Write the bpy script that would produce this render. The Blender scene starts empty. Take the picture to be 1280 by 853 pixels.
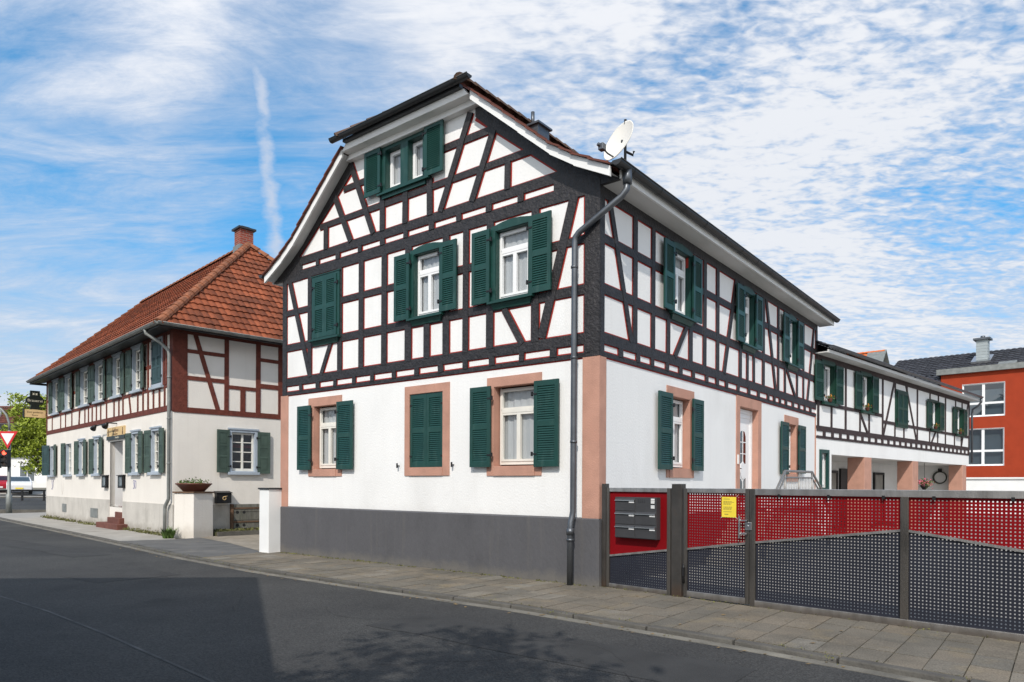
import bpy, bmesh, math, random
from mathutils import Vector, Matrix
random.seed(11)
S = bpy.context.scene
COL = S.collection
rad = math.radians

# ------------------------------------------------------------------ materials
def mk(name, col, rough=.75, var=.12, vs=2.0, bump=0.0, bs=40, metal=0.0, stretch=(1, 1, 1), spec=.4, stain=None, stain_s=.6, stain_lo=.55, stain_hi=.75):
    m = bpy.data.materials.new(name); m.use_nodes = True
    nt = m.node_tree; N = nt.nodes; L = nt.links
    b = N['Principled BSDF']
    b.inputs['Roughness'].default_value = rough
    b.inputs['Metallic'].default_value = metal
    b.inputs['Specular IOR Level'].default_value = spec
    tc = N.new('ShaderNodeTexCoord'); mp = N.new('ShaderNodeMapping')
    mp.inputs['Scale'].default_value = stretch
    L.new(tc.outputs['Object'], mp.inputs['Vector'])
    n1 = N.new('ShaderNodeTexNoise'); n1.inputs['Scale'].default_value = vs; n1.inputs['Detail'].default_value = 6
    L.new(mp.outputs[0], n1.inputs['Vector'])
    mr = N.new('ShaderNodeMapRange')
    mr.inputs['From Min'].default_value = .25; mr.inputs['From Max'].default_value = .75
    mr.inputs['To Min'].default_value = 1 - var; mr.inputs['To Max'].default_value = 1 + var
    L.new(n1.outputs['Fac'], mr.inputs['Value'])
    mx = N.new('ShaderNodeMix'); mx.data_type = 'RGBA'; mx.blend_type = 'MULTIPLY'
    mx.inputs['Factor'].default_value = 1
    mx.inputs['A'].default_value = (*col, 1)
    L.new(mr.outputs[0], mx.inputs['B'])
    out = mx.outputs['Result']
    if stain:
        n2 = N.new('ShaderNodeTexNoise'); n2.inputs['Scale'].default_value = stain_s; n2.inputs['Detail'].default_value = 8
        n2.inputs['Roughness'].default_value = .65
        L.new(mp.outputs[0], n2.inputs['Vector'])
        r2 = N.new('ShaderNodeMapRange'); r2.inputs['From Min'].default_value = stain_lo; r2.inputs['From Max'].default_value = stain_hi
        r2.inputs['To Max'].default_value = .8
        L.new(n2.outputs['Fac'], r2.inputs['Value'])
        m2 = N.new('ShaderNodeMix'); m2.data_type = 'RGBA'
        L.new(r2.outputs[0], m2.inputs['Factor']); L.new(out, m2.inputs['A']); m2.inputs['B'].default_value = (*stain, 1)
        out = m2.outputs['Result']
    L.new(out, b.inputs['Base Color'])
    if bump:
        n3 = N.new('ShaderNodeTexNoise'); n3.inputs['Scale'].default_value = bs; n3.inputs['Detail'].default_value = 4
        L.new(mp.outputs[0], n3.inputs['Vector'])
        bp = N.new('ShaderNodeBump'); bp.inputs['Strength'].default_value = bump; bp.inputs['Distance'].default_value = .02
        L.new(n3.outputs['Fac'], bp.inputs['Height']); L.new(bp.outputs[0], b.inputs['Normal'])
    return m

def tiles_mat(name, col, var=.3, dark=(.05, .03, .02), rough=.8, moss=.25):
    """per-tile colour from the UV cell, plus weathering noise"""
    m = bpy.data.materials.new(name); m.use_nodes = True
    N = m.node_tree.nodes; L = m.node_tree.links; b = N['Principled BSDF']
    b.inputs['Roughness'].default_value = rough; b.inputs['Specular IOR Level'].default_value = .3
    uv = N.new('ShaderNodeUVMap'); fl = N.new('ShaderNodeVectorMath'); fl.operation = 'FLOOR'
    L.new(uv.outputs[0], fl.inputs[0])
    wn = N.new('ShaderNodeTexWhiteNoise'); wn.noise_dimensions = '2D'; L.new(fl.outputs[0], wn.inputs['Vector'])
    mr = N.new('ShaderNodeMapRange'); mr.inputs['To Min'].default_value = 1 - var; mr.inputs['To Max'].default_value = 1 + var
    L.new(wn.outputs['Value'], mr.inputs['Value'])
    mx = N.new('ShaderNodeMix'); mx.data_type = 'RGBA'; mx.blend_type = 'MULTIPLY'; mx.inputs['Factor'].default_value = 1
    mx.inputs['A'].default_value = (*col, 1); L.new(mr.outputs[0], mx.inputs['B'])
    tc = N.new('ShaderNodeTexCoord'); n = N.new('ShaderNodeTexNoise'); n.inputs['Scale'].default_value = .9; n.inputs['Detail'].default_value = 9
    n.inputs['Roughness'].default_value = .7
    L.new(tc.outputs['Object'], n.inputs['Vector'])
    r2 = N.new('ShaderNodeMapRange'); r2.inputs['From Min'].default_value = .45; r2.inputs['From Max'].default_value = .75; r2.inputs['To Max'].default_value = moss * 2.2
    L.new(n.outputs['Fac'], r2.inputs['Value'])
    m2 = N.new('ShaderNodeMix'); m2.data_type = 'RGBA'; L.new(r2.outputs[0], m2.inputs['Factor'])
    L.new(mx.outputs['Result'], m2.inputs['A']); m2.inputs['B'].default_value = (*dark, 1)
    L.new(m2.outputs['Result'], b.inputs['Base Color'])
    return m

def glass_mat(name, tint=(.75, .8, .82), refl=1.0):
    m = bpy.data.materials.new(name); m.use_nodes = True
    N = m.node_tree.nodes; L = m.node_tree.links; N.remove(N['Principled BSDF'])
    t = N.new('ShaderNodeBsdfTransparent'); t.inputs['Color'].default_value = (*tint, 1)
    g = N.new('ShaderNodeBsdfGlossy'); g.inputs['Roughness'].default_value = .02; g.inputs['Color'].default_value = (.95, .97, 1, 1)
    lw = N.new('ShaderNodeLayerWeight'); lw.inputs['Blend'].default_value = .5
    f = N.new('ShaderNodeMath'); f.operation = 'POWER'; L.new(lw.outputs['Facing'], f.inputs[0]); f.inputs[1].default_value = 4.5
    mu = N.new('ShaderNodeMath'); mu.operation = 'MULTIPLY_ADD'; mu.inputs[1].default_value = .9; mu.inputs[2].default_value = .055 * refl; mu.use_clamp = True
    # slight unevenness of the panes
    tc = N.new('ShaderNodeTexCoord'); n = N.new('ShaderNodeTexNoise'); n.inputs['Scale'].default_value = 2.2
    bp = N.new('ShaderNodeBump'); bp.inputs['Strength'].default_value = .03; bp.inputs['Distance'].default_value = .02
    L.new(tc.outputs['Object'], n.inputs['Vector']); L.new(n.outputs['Fac'], bp.inputs['Height']); L.new(bp.outputs[0], g.inputs['Normal'])
    L.new(f.outputs[0], mu.inputs[0])
    mix = N.new('ShaderNodeMixShader'); L.new(mu.outputs[0], mix.inputs[0]); L.new(t.outputs[0], mix.inputs[1]); L.new(g.outputs[0], mix.inputs[2])
    L.new(mix.outputs[0], N['Material Output'].inputs[0])
    return m

def lace_mat(name, col=(.7, .71, .72), clear=.3):
    m = bpy.data.materials.new(name); m.use_nodes = True
    N = m.node_tree.nodes; L = m.node_tree.links; b = N['Principled BSDF']
    b.inputs['Base Color'].default_value = (*col, 1); b.inputs['Roughness'].default_value = .9
    tc = N.new('ShaderNodeTexCoord'); w = N.new('ShaderNodeTexWave'); w.inputs['Scale'].default_value = 5.5; w.inputs['Distortion'].default_value = 2.5
    w.bands_direction = 'X'
    n = N.new('ShaderNodeTexNoise'); n.inputs['Scale'].default_value = 9; n.inputs['Detail'].default_value = 3
    L.new(tc.outputs['Object'], w.inputs['Vector']); L.new(tc.outputs['Object'], n.inputs['Vector'])
    a = N.new('ShaderNodeMath'); a.operation = 'MULTIPLY_ADD'; a.inputs[1].default_value = .3; a.inputs[2].default_value = 1 - clear - .3
    L.new(w.outputs['Fac'], a.inputs[0])
    a2 = N.new('ShaderNodeMath'); a2.operation = 'MULTIPLY_ADD'; a2.inputs[1].default_value = .5; a2.use_clamp = True
    L.new(n.outputs['Fac'], a2.inputs[0]); L.new(a.outputs[0], a2.inputs[2])
    L.new(a2.outputs[0], b.inputs['Alpha'])
    return m

def emit_mat(name, col, st):
    m = mk(name, col, .3); b = m.node_tree.nodes['Principled BSDF']
    b.inputs['Emission Color'].default_value = (*col, 1); b.inputs['Emission Strength'].default_value = st
    return m

M = dict(
    plaster=mk('white_plaster', (.80, .795, .785), .9, .035, 1.2, .28, 48, stretch=(1, 1, .6), stain=(.60, .59, .575), stain_s=.7, stain_lo=.52, stain_hi=1.0),
    plaster_old=mk('old_plaster', (.755, .71, .65), .92, .06, 1.0, .3, 30, stain=(.50, .46, .41), stain_s=.55, stain_lo=.58, stain_hi=.95),
    plaster_grey=mk('grey_base_plaster', (.52, .49, .445), .92, .1, 1.5, .35, 25, stain=(.28, .26, .23), stain_s=1.2, stain_lo=.5, stain_hi=.85),
    plinth=mk('dark_grey_plinth', (.098, .097, .105), .8, .18, 1.0, .35, 22, stretch=(1, 1, .5), stain=(.052, .052, .056), stain_s=1.0, stain_lo=.42, stain_hi=.75),
    timber=mk('black_timber', (.019, .017, .019), .58, .5, 9, 1.0, 24, stretch=(1, 1, 1), spec=.5, stain=(.036, .032, .033), stain_s=5, stain_lo=.52, stain_hi=.8),
    timber_brown=mk('redbrown_timber', (.13, .034, .022), .7, .3, 7, .6, 24, spec=.3),
    timber_wing=mk('wing_timber', (.045, .030, .030), .7, .3, 7, .5, 24, spec=.3),
    redline=mk('red_trim_line', (.34, .028, .018), .7, .2, 6),
    pink=mk('sandstone_paint', (.47, .255, .19), .85, .16, 3.0, .3, 45, stain=(.40, .18, .13), stain_s=1.5, stain_lo=.55, stain_hi=.9),
    green=mk('green_paint', (.009, .050, .042), .42, .15, 4, .08, 60, spec=.4),
    green_dark=mk('dark_green_paint', (.008, .040, .026), .5, .2, 4, spec=.3),
    green_old=mk('faded_green_paint', (.055, .085, .068), .6, .2, 5, .1, 40),
    green_shut=mk('dull_blue_green_paint', (.030, .062, .066), .6, .2, 5),
    bluegrey=mk('blue_grey_paint', (.36, .41, .47), .7, .12, 4, .1, 30),
    pvc=mk('white_window_plastic', (.82, .82, .82), .35, .03, 2),
    cream=mk('cream_window_paint', (.74, .72, .66), .5, .08, 4),
    white=mk('white_paint', (.78, .78, .77), .6, .06, 2, .05, 40),
    soffit=mk('pale_soffit_boards', (.62, .62, .61), .65, .06, 2, .06, 20, stretch=(1, .2, 1)),
    greywhite=mk('grey_white_boards', (.50, .50, .50), .6, .08, 3),
    zinc=mk('grey_zinc', (.13, .14, .155), .42, .2, 3, .1, 15, metal=.75),
    zinc_black=mk('black_gutter', (.022, .023, .025), .45, .25, 3, spec=.5),
    zinc_old=mk('weathered_pipe', (.23, .24, .23), .55, .25, 4, .1, 12, metal=.3),
    steel=mk('gate_steel', (.46, .44, .42), .34, .3, 2.5, .12, 30, metal=.85, stretch=(3, 3, .6), stain=(.12, .10, .08), stain_s=2.0, stain_lo=.55, stain_hi=.85),
    steel_mid=mk('brown_grey_steel', (.17, .155, .14), .36, .4, 2.5, .12, 30, metal=.8, stretch=(3, 3, .6), stain=(.09, .065, .045), stain_s=2.5, stain_lo=.5, stain_hi=.8),
    steel_dark=mk('dark_steel_post', (.085, .078, .072), .45, .35, 3, .15, 30, metal=.6, stain=(.10, .05, .025), stain_s=3, stain_lo=.58, stain_hi=.85),
    inox=mk('bright_steel', (.62, .62, .62), .3, .1, 6, metal=1.0),
    railing=mk('grey_railing', (.27, .26, .25), .4, .15, 6, metal=.6),
    redpanel=mk('red_sheet_panel', (.19, .002, .005), .6, .12, 1.5, spec=.15),
    navypanel=mk('navy_sheet_panel', (.022, .024, .034), .6, .15, 1.5, spec=.15),
    box=mk('graphite_mailbox', (.045, .045, .048), .5, .12, 5, .05, 120),
    black=mk('black_metal', (.012, .012, .013), .45, .2, 6),
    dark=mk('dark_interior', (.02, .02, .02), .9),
    room=mk('room_wall', (.25, .24, .22), .9),
    yellow=mk('yellow_paper', (.80, .62, .05), .7, .06, 6),
    ink=mk('printed_ink', (.25, .20, .05), .8),
    glass=glass_mat('window_glass', (.68, .70, .71)), glassdark=glass_mat('dark_window_glass', (.25, .3, .33), 2.2),
    lace=lace_mat('lace_curtain', (.78, .78, .78), -.1), lace2=lace_mat('cream_curtain', (.62, .58, .48), .1),
    roofred=tiles_mat('red_roof_tiles', (.235, .066, .028), .36, (.075, .030, .018), moss=.40),
    roofbrown=tiles_mat('brown_roof_tiles', (.12, .040, .028), .3, (.05, .03, .025)),
    roofslate=tiles_mat('dark_grey_roof_tiles', (.040, .040, .046), .25, (.028, .028, .03), .55),
    rooforange=tiles_mat('orange_roof_tiles', (.55, .13, .03), .2, (.3, .08, .03), moss=.1),
    ridge=mk('ridge_tiles', (.27, .100, .048), .85, .45, 5, .25, 18, stain=(.10, .05, .03), stain_s=3, stain_lo=.5, stain_hi=.75),
    brick=None, redwall=mk('orange_red_render', (.33, .040, .011), .9, .10, 2.0, .35, 50, stain=(.34, .04, .012), stain_s=.5, stain_lo=.5, stain_hi=.9),
    asphalt=None, concrete=mk('concrete', (.34, .32, .29), .92, .16, 1.6, .35, 28, stain=(.20, .18, .15), stain_s=1.0, stain_lo=.5, stain_hi=.85),
    kerb=mk('kerb_stone', (.105, .098, .086), .9, .3, 3, .5, 25, stain=(.07, .065, .06), stain_s=2.2, stain_lo=.45, stain_hi=.7),
    strip=mk('gutter_strip_concrete', (.20, .185, .155), .92, .3, 2.2, .4, 24, stain=(.075, .07, .062), stain_s=1.3, stain_lo=.40, stain_hi=.70),
    apron=mk('worn_asphalt', (.115, .112, .108), .92, .28, 1.6, .5, 60, stain=(.22, .20, .17), stain_s=.9, stain_lo=.58, stain_hi=.8),
    soil=mk('soil', (.09, .07, .045), .95, .4, 5, .6, 18, stain=(.08, .11, .03), stain_s=2, stain_lo=.45, stain_hi=.65),
    ground=mk('land', (.16, .15, .12), .95, .25, .8, .3, 8),
    court=mk('courtyard_paving', (.30, .285, .26), .92, .12, 1.2, .3, 20),
    stone_red=mk('red_stone_steps', (.14, .052, .038), .85, .25, 4, .4, 20),
    terracotta=mk('brown_glazed_pot', (.13, .045, .03), .45, .2, 4),
    leaf=mk('yellow_green_leaf', (.25, .31, .03), .6, .35, 1.2), leaf2=mk('light_leaf', (.24, .29, .035), .6, .3, 1.0),
    leafd=mk('weed_leaf', (.075, .13, .025), .65, .4, 3), moss=mk('moss_and_dry_weeds', (.13, .13, .045), .9, .5, 3),
    leaf_far=mk('tree_leaf', (.055, .10, .025), .6, .3, 1.5),
    bark=mk('bark', (.085, .065, .05), .95, .35, 6, .8, 20),
    flower=mk('pink_petals', (.62, .14, .20), .7, .3, 20), flower_o=mk('orange_petals', (.70, .26, .03), .7, .3, 20),
    dish=mk('cream_dish', (.78, .76, .70), .5, .06, 2, spec=.4),
    wood_old=mk('weathered_grey_wood', (.15, .145, .125), .9, .35, 3, .5, 14, stretch=(6, 6, 1), stain=(.07, .08, .045), stain_s=2, stain_lo=.5, stain_hi=.8),
    rust=mk('rusty_iron', (.13, .075, .045), .85, .4, 8, .4, 30),
    sign_cream=mk('cream_sign_board', (.62, .44, .22), .7, .12, 5), sign_ink=mk('sign_letters', (.10, .055, .03), .7), sign_pale=mk('pale_sign_letters', (.55, .52, .42), .6),
    sign_green=mk('dark_sign_board', (.010, .014, .011), .4),
    sign_red=mk('sign_red', (.55, .02, .025), .45), sign_white=mk('sign_white', (.78, .78, .78), .45),
    carred=mk('red_car_paint', (.36, .015, .03), .25, .05), carwhite=mk('white_car_paint', (.75, .75, .76), .25, .04), tyre=mk('tyre_rubber', (.02, .02, .02), .85),
    lampred=emit_mat('red_signal_lamp', (1.0, .06, .03), 5.0), signal_off=mk('unlit_signal_lens', (.03, .02, .015), .3),
    globe=mk('white_lamp_glass', (.80, .82, .80), .3), cable=mk('cable_black', (.03, .03, .03), .6),
    spray=mk('blue_spray_paint', (.05, .06, .28), .7), hose=mk('dark_hose', (.05, .06, .05), .5),
)

def brick_mat():
    m = bpy.data.materials.new('red_chimney_brick'); m.use_nodes = True
    N = m.node_tree.nodes; L = m.node_tree.links; b = N['Principled BSDF']; b.inputs['Roughness'].default_value = .9
    tc = N.new('ShaderNodeTexCoord'); sp = N.new('ShaderNodeSeparateXYZ'); L.new(tc.outputs['Object'], sp.inputs[0])
    ad = N.new('ShaderNodeMath'); L.new(sp.outputs['X'], ad.inputs[0]); L.new(sp.outputs['Y'], ad.inputs[1])
    cb = N.new('ShaderNodeCombineXYZ'); L.new(ad.outputs[0], cb.inputs['X']); L.new(sp.outputs['Z'], cb.inputs['Y'])
    br = N.new('ShaderNodeTexBrick'); L.new(cb.outputs[0], br.inputs['Vector'])
    br.inputs['Scale'].default_value = 1; br.inputs['Brick Width'].default_value = .24; br.inputs['Row Height'].default_value = .08; br.inputs['Mortar Size'].default_value = .008
    br.inputs['Color1'].default_value = (.30, .055, .03, 1); br.inputs['Color2'].default_value = (.20, .04, .025, 1); br.inputs['Mortar'].default_value = (.25, .2, .17, 1)
    L.new(br.outputs['Color'], b.inputs['Base Color'])
    return m
M['brick'] = brick_mat()
def weather(m, z0, z1, col, amt, streak=.12, zs=.35):
    """splash dirt that thins out between heights z0 and z1, and thin rain streaks"""
    N = m.node_tree.nodes; L = m.node_tree.links; b = N['Principled BSDF']; src = b.inputs['Base Color'].links[0].from_socket
    tc = N.new('ShaderNodeTexCoord'); sp = N.new('ShaderNodeSeparateXYZ'); L.new(tc.outputs['Object'], sp.inputs[0])
    n = N.new('ShaderNodeTexNoise'); n.inputs['Scale'].default_value = 3.2; n.inputs['Detail'].default_value = 9; n.inputs['Roughness'].default_value = .7; L.new(tc.outputs['Object'], n.inputs['Vector'])
    ad = N.new('ShaderNodeMath'); ad.operation = 'MULTIPLY_ADD'; L.new(n.outputs['Fac'], ad.inputs[0]); ad.inputs[1].default_value = -(z1 - z0) * 1.6; L.new(sp.outputs['Z'], ad.inputs[2])
    mr = N.new('ShaderNodeMapRange'); mr.interpolation_type = 'SMOOTHSTEP'; mr.inputs['From Min'].default_value = z0 - (z1 - z0) * .8; mr.inputs['From Max'].default_value = z1 - (z1 - z0) * .8; mr.inputs['To Min'].default_value = amt; mr.inputs['To Max'].default_value = 0; L.new(ad.outputs[0], mr.inputs['Value'])
    mp = N.new('ShaderNodeMapping'); mp.inputs['Scale'].default_value = (9, 9, zs); L.new(tc.outputs['Object'], mp.inputs['Vector'])
    s = N.new('ShaderNodeTexNoise'); s.inputs['Scale'].default_value = 1; s.inputs['Detail'].default_value = 5; L.new(mp.outputs[0], s.inputs['Vector'])
    ms = N.new('ShaderNodeMapRange'); ms.inputs['From Min'].default_value = .56; ms.inputs['From Max'].default_value = .78; ms.inputs['To Max'].default_value = streak; L.new(s.outputs['Fac'], ms.inputs['Value'])
    mx = N.new('ShaderNodeMath'); mx.operation = 'MAXIMUM'; L.new(mr.outputs[0], mx.inputs[0]); L.new(ms.outputs[0], mx.inputs[1])
    c = N.new('ShaderNodeMix'); c.data_type = 'RGBA'; L.new(mx.outputs[0], c.inputs['Factor']); L.new(src, c.inputs['A']); c.inputs['B'].default_value = (*col, 1); L.new(c.outputs['Result'], b.inputs['Base Color'])
weather(M['plinth'], 0, .22, (.17, .155, .13), .55, .22)
weather(M['plaster_grey'], 0, .35, (.24, .21, .17), .7, .25)
weather(M['plaster_old'], 0, .5, (.42, .37, .30), .5, .12)
weather(M['plaster'], .9, 1.25, (.60, .58, .55), .35, .16)
weather(M['pink'], .9, 1.3, (.30, .17, .13), .4, .25)
weather(M['green'], -9, -8, (.045, .10, .085), 0, .5, 2.5)
weather(M['steel'], 0, .12, (.14, .10, .07), .6, .25)
weather(M['steel_dark'], 0, .25, (.12, .07, .04), .6, .35)

def asphalt_mat():
    m = bpy.data.materials.new('asphalt'); m.use_nodes = True
    N = m.node_tree.nodes; L = m.node_tree.links; b = N['Principled BSDF']
    b.inputs['Roughness'].default_value = .85; b.inputs['Specular IOR Level'].default_value = .3
    tc = N.new('ShaderNodeTexCoord')
    def noise(s, d=6, r=.55):
        n = N.new('ShaderNodeTexNoise'); n.inputs['Scale'].default_value = s; n.inputs['Detail'].default_value = d; n.inputs['Roughness'].default_value = r
        L.new(tc.outputs['Object'], n.inputs['Vector']); return n
    base = N.new('ShaderNodeValToRGB'); nb = noise(.35, 8, .6)
    base.color_ramp.elements[0].position = .32; base.color_ramp.elements[0].color = (.034, .034, .0345, 1)
    base.color_ramp.elements[1].position = .70; base.color_ramp.elements[1].color = (.066, .065, .062, 1)
    L.new(nb.outputs['Fac'], base.inputs[0])
    # stones in the asphalt
    v = N.new('ShaderNodeTexVoronoi'); v.inputs['Scale'].default_value = 75; L.new(tc.outputs['Object'], v.inputs['Vector'])
    gr = N.new('ShaderNodeMapRange'); gr.inputs['To Min'].default_value = .55; gr.inputs['To Max'].default_value = 1.5
    sx = N.new('ShaderNodeSeparateColor'); L.new(v.outputs['Color'], sx.inputs[0]); L.new(sx.outputs[0], gr.inputs['Value'])
    mx = N.new('ShaderNodeMix'); mx.data_type = 'RGBA'; mx.blend_type = 'MULTIPLY'; mx.inputs['Factor'].default_value = .85
    L.new(base.outputs[0], mx.inputs['A']); L.new(gr.outputs[0], mx.inputs['B'])
    # oil and repair patches
    n2 = noise(.9, 4, .5); r2 = N.new('ShaderNodeMapRange'); r2.inputs['From Min'].default_value = .60; r2.inputs['From Max'].default_value = .72; r2.inputs['To Max'].default_value = .5
    L.new(n2.outputs['Fac'], r2.inputs['Value'])
    m2 = N.new('ShaderNodeMix'); m2.data_type = 'RGBA'; L.new(r2.outputs[0], m2.inputs['Factor']); L.new(mx.outputs['Result'], m2.inputs['A']); m2.inputs['B'].default_value = (.024, .024, .024, 1)
    L.new(m2.outputs['Result'], b.inputs['Base Color'])
    bp = N.new('ShaderNodeBump'); bp.inputs['Strength'].default_value = .6; bp.inputs['Distance'].default_value = .006
    L.new(v.outputs['Distance'], bp.inputs['Height']); L.new(bp.outputs[0], b.inputs['Normal'])
    return m
M['asphalt'] = asphalt_mat()

def slab_mat():
    m = bpy.data.materials.new('pavement_slabs'); m.use_nodes = True
    N = m.node_tree.nodes; L = m.node_tree.links; b = N['Principled BSDF']; b.inputs['Roughness'].default_value = .92
    b.inputs['Specular IOR Level'].default_value = .2
    uv = N.new('ShaderNodeUVMap'); fl = N.new('ShaderNodeVectorMath'); fl.operation = 'FLOOR'; L.new(uv.outputs[0], fl.inputs[0])
    wn = N.new('ShaderNodeTexWhiteNoise'); wn.noise_dimensions = '2D'; L.new(fl.outputs[0], wn.inputs['Vector'])
    cr = N.new('ShaderNodeValToRGB'); e = cr.color_ramp.elements
    e[0].color = (.160, .148, .126, 1); e[1].color = (.225, .208, .178, 1); x = e.new(.8); x.color = (.200, .170, .132, 1)
    L.new(wn.outputs['Value'], cr.inputs[0])
    tc = N.new('ShaderNodeTexCoord')
    n = N.new('ShaderNodeTexNoise'); n.inputs['Scale'].default_value = 1.1; n.inputs['Detail'].default_value = 9; n.inputs['Roughness'].default_value = .68; L.new(tc.outputs['Object'], n.inputs['Vector'])
    r = N.new('ShaderNodeMapRange'); r.inputs['From Min'].default_value = .42; r.inputs['From Max'].default_value = .7; r.inputs['To Max'].default_value = .75; L.new(n.outputs['Fac'], r.inputs['Value'])
    mx = N.new('ShaderNodeMix'); mx.data_type = 'RGBA'; L.new(r.outputs[0], mx.inputs['Factor']); L.new(cr.outputs[0], mx.inputs['A']); mx.inputs['B'].default_value = (.085, .080, .068, 1)
    # ochre moss and dust
    n3 = N.new('ShaderNodeTexNoise'); n3.inputs['Scale'].default_value = 2.3; n3.inputs['Detail'].default_value = 7; L.new(tc.outputs['Object'], n3.inputs['Vector'])
    r3 = N.new('ShaderNodeMapRange'); r3.inputs['From Min'].default_value = .55; r3.inputs['From Max'].default_value = .72; r3.inputs['To Max'].default_value = .55; L.new(n3.outputs['Fac'], r3.inputs['Value'])
    m3 = N.new('ShaderNodeMix'); m3.data_type = 'RGBA'; L.new(r3.outputs[0], m3.inputs['Factor']); L.new(mx.outputs['Result'], m3.inputs['A']); m3.inputs['B'].default_value = (.23, .185, .115, 1)
    n4 = N.new('ShaderNodeTexNoise'); n4.inputs['Scale'].default_value = 70; n4.inputs['Detail'].default_value = 3; L.new(tc.outputs['Object'], n4.inputs['Vector'])
    r4 = N.new('ShaderNodeMapRange'); r4.inputs['From Min'].default_value = .3; r4.inputs['From Max'].default_value = .7; r4.inputs['To Min'].default_value = .7; r4.inputs['To Max'].default_value = 1.3; L.new(n4.outputs['Fac'], r4.inputs['Value'])
    m4 = N.new('ShaderNodeMix'); m4.data_type = 'RGBA'; m4.blend_type = 'MULTIPLY'; m4.inputs['Factor'].default_value = 1; L.new(m3.outputs['Result'], m4.inputs['A']); L.new(r4.outputs[0], m4.inputs['B'])
    L.new(m4.outputs['Result'], b.inputs['Base Color'])
    bp = N.new('ShaderNodeBump'); bp.inputs['Strength'].default_value = .45; bp.inputs['Distance'].default_value = .008
    L.new(n4.outputs['Fac'], bp.inputs['Height']); L.new(bp.outputs[0], b.inputs['Normal'])
    return m
M['slabs'] = slab_mat()

# ------------------------------------------------------------------ mesh builder
class Fac:
    """a facade: s along the wall, z up, d outwards; kind 'A' s runs to -x, 'B' s runs to +y, 'C' s runs to +x"""
    def __init__(self, kind, off=(0, 0, 0)):
        self.kind = kind; self.off = Vector(off)
        self.dir = {'A': math.pi, 'B': math.pi / 2, 'C': 0.0}[kind]
        self.out = {'A': -math.pi / 2, 'B': 0.0, 'C': -math.pi / 2}[kind]
    def __call__(self, s, z, d):
        if self.kind == 'A': v = Vector((-s, -d, z))
        elif self.kind == 'B': v = Vector((d, s, z))
        else: v = Vector((s, -d, z))
        return v + self.off
XYZ = lambda a, b, c: Vector((a, c, b))   # plain local axes: (x, z, y)

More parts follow.
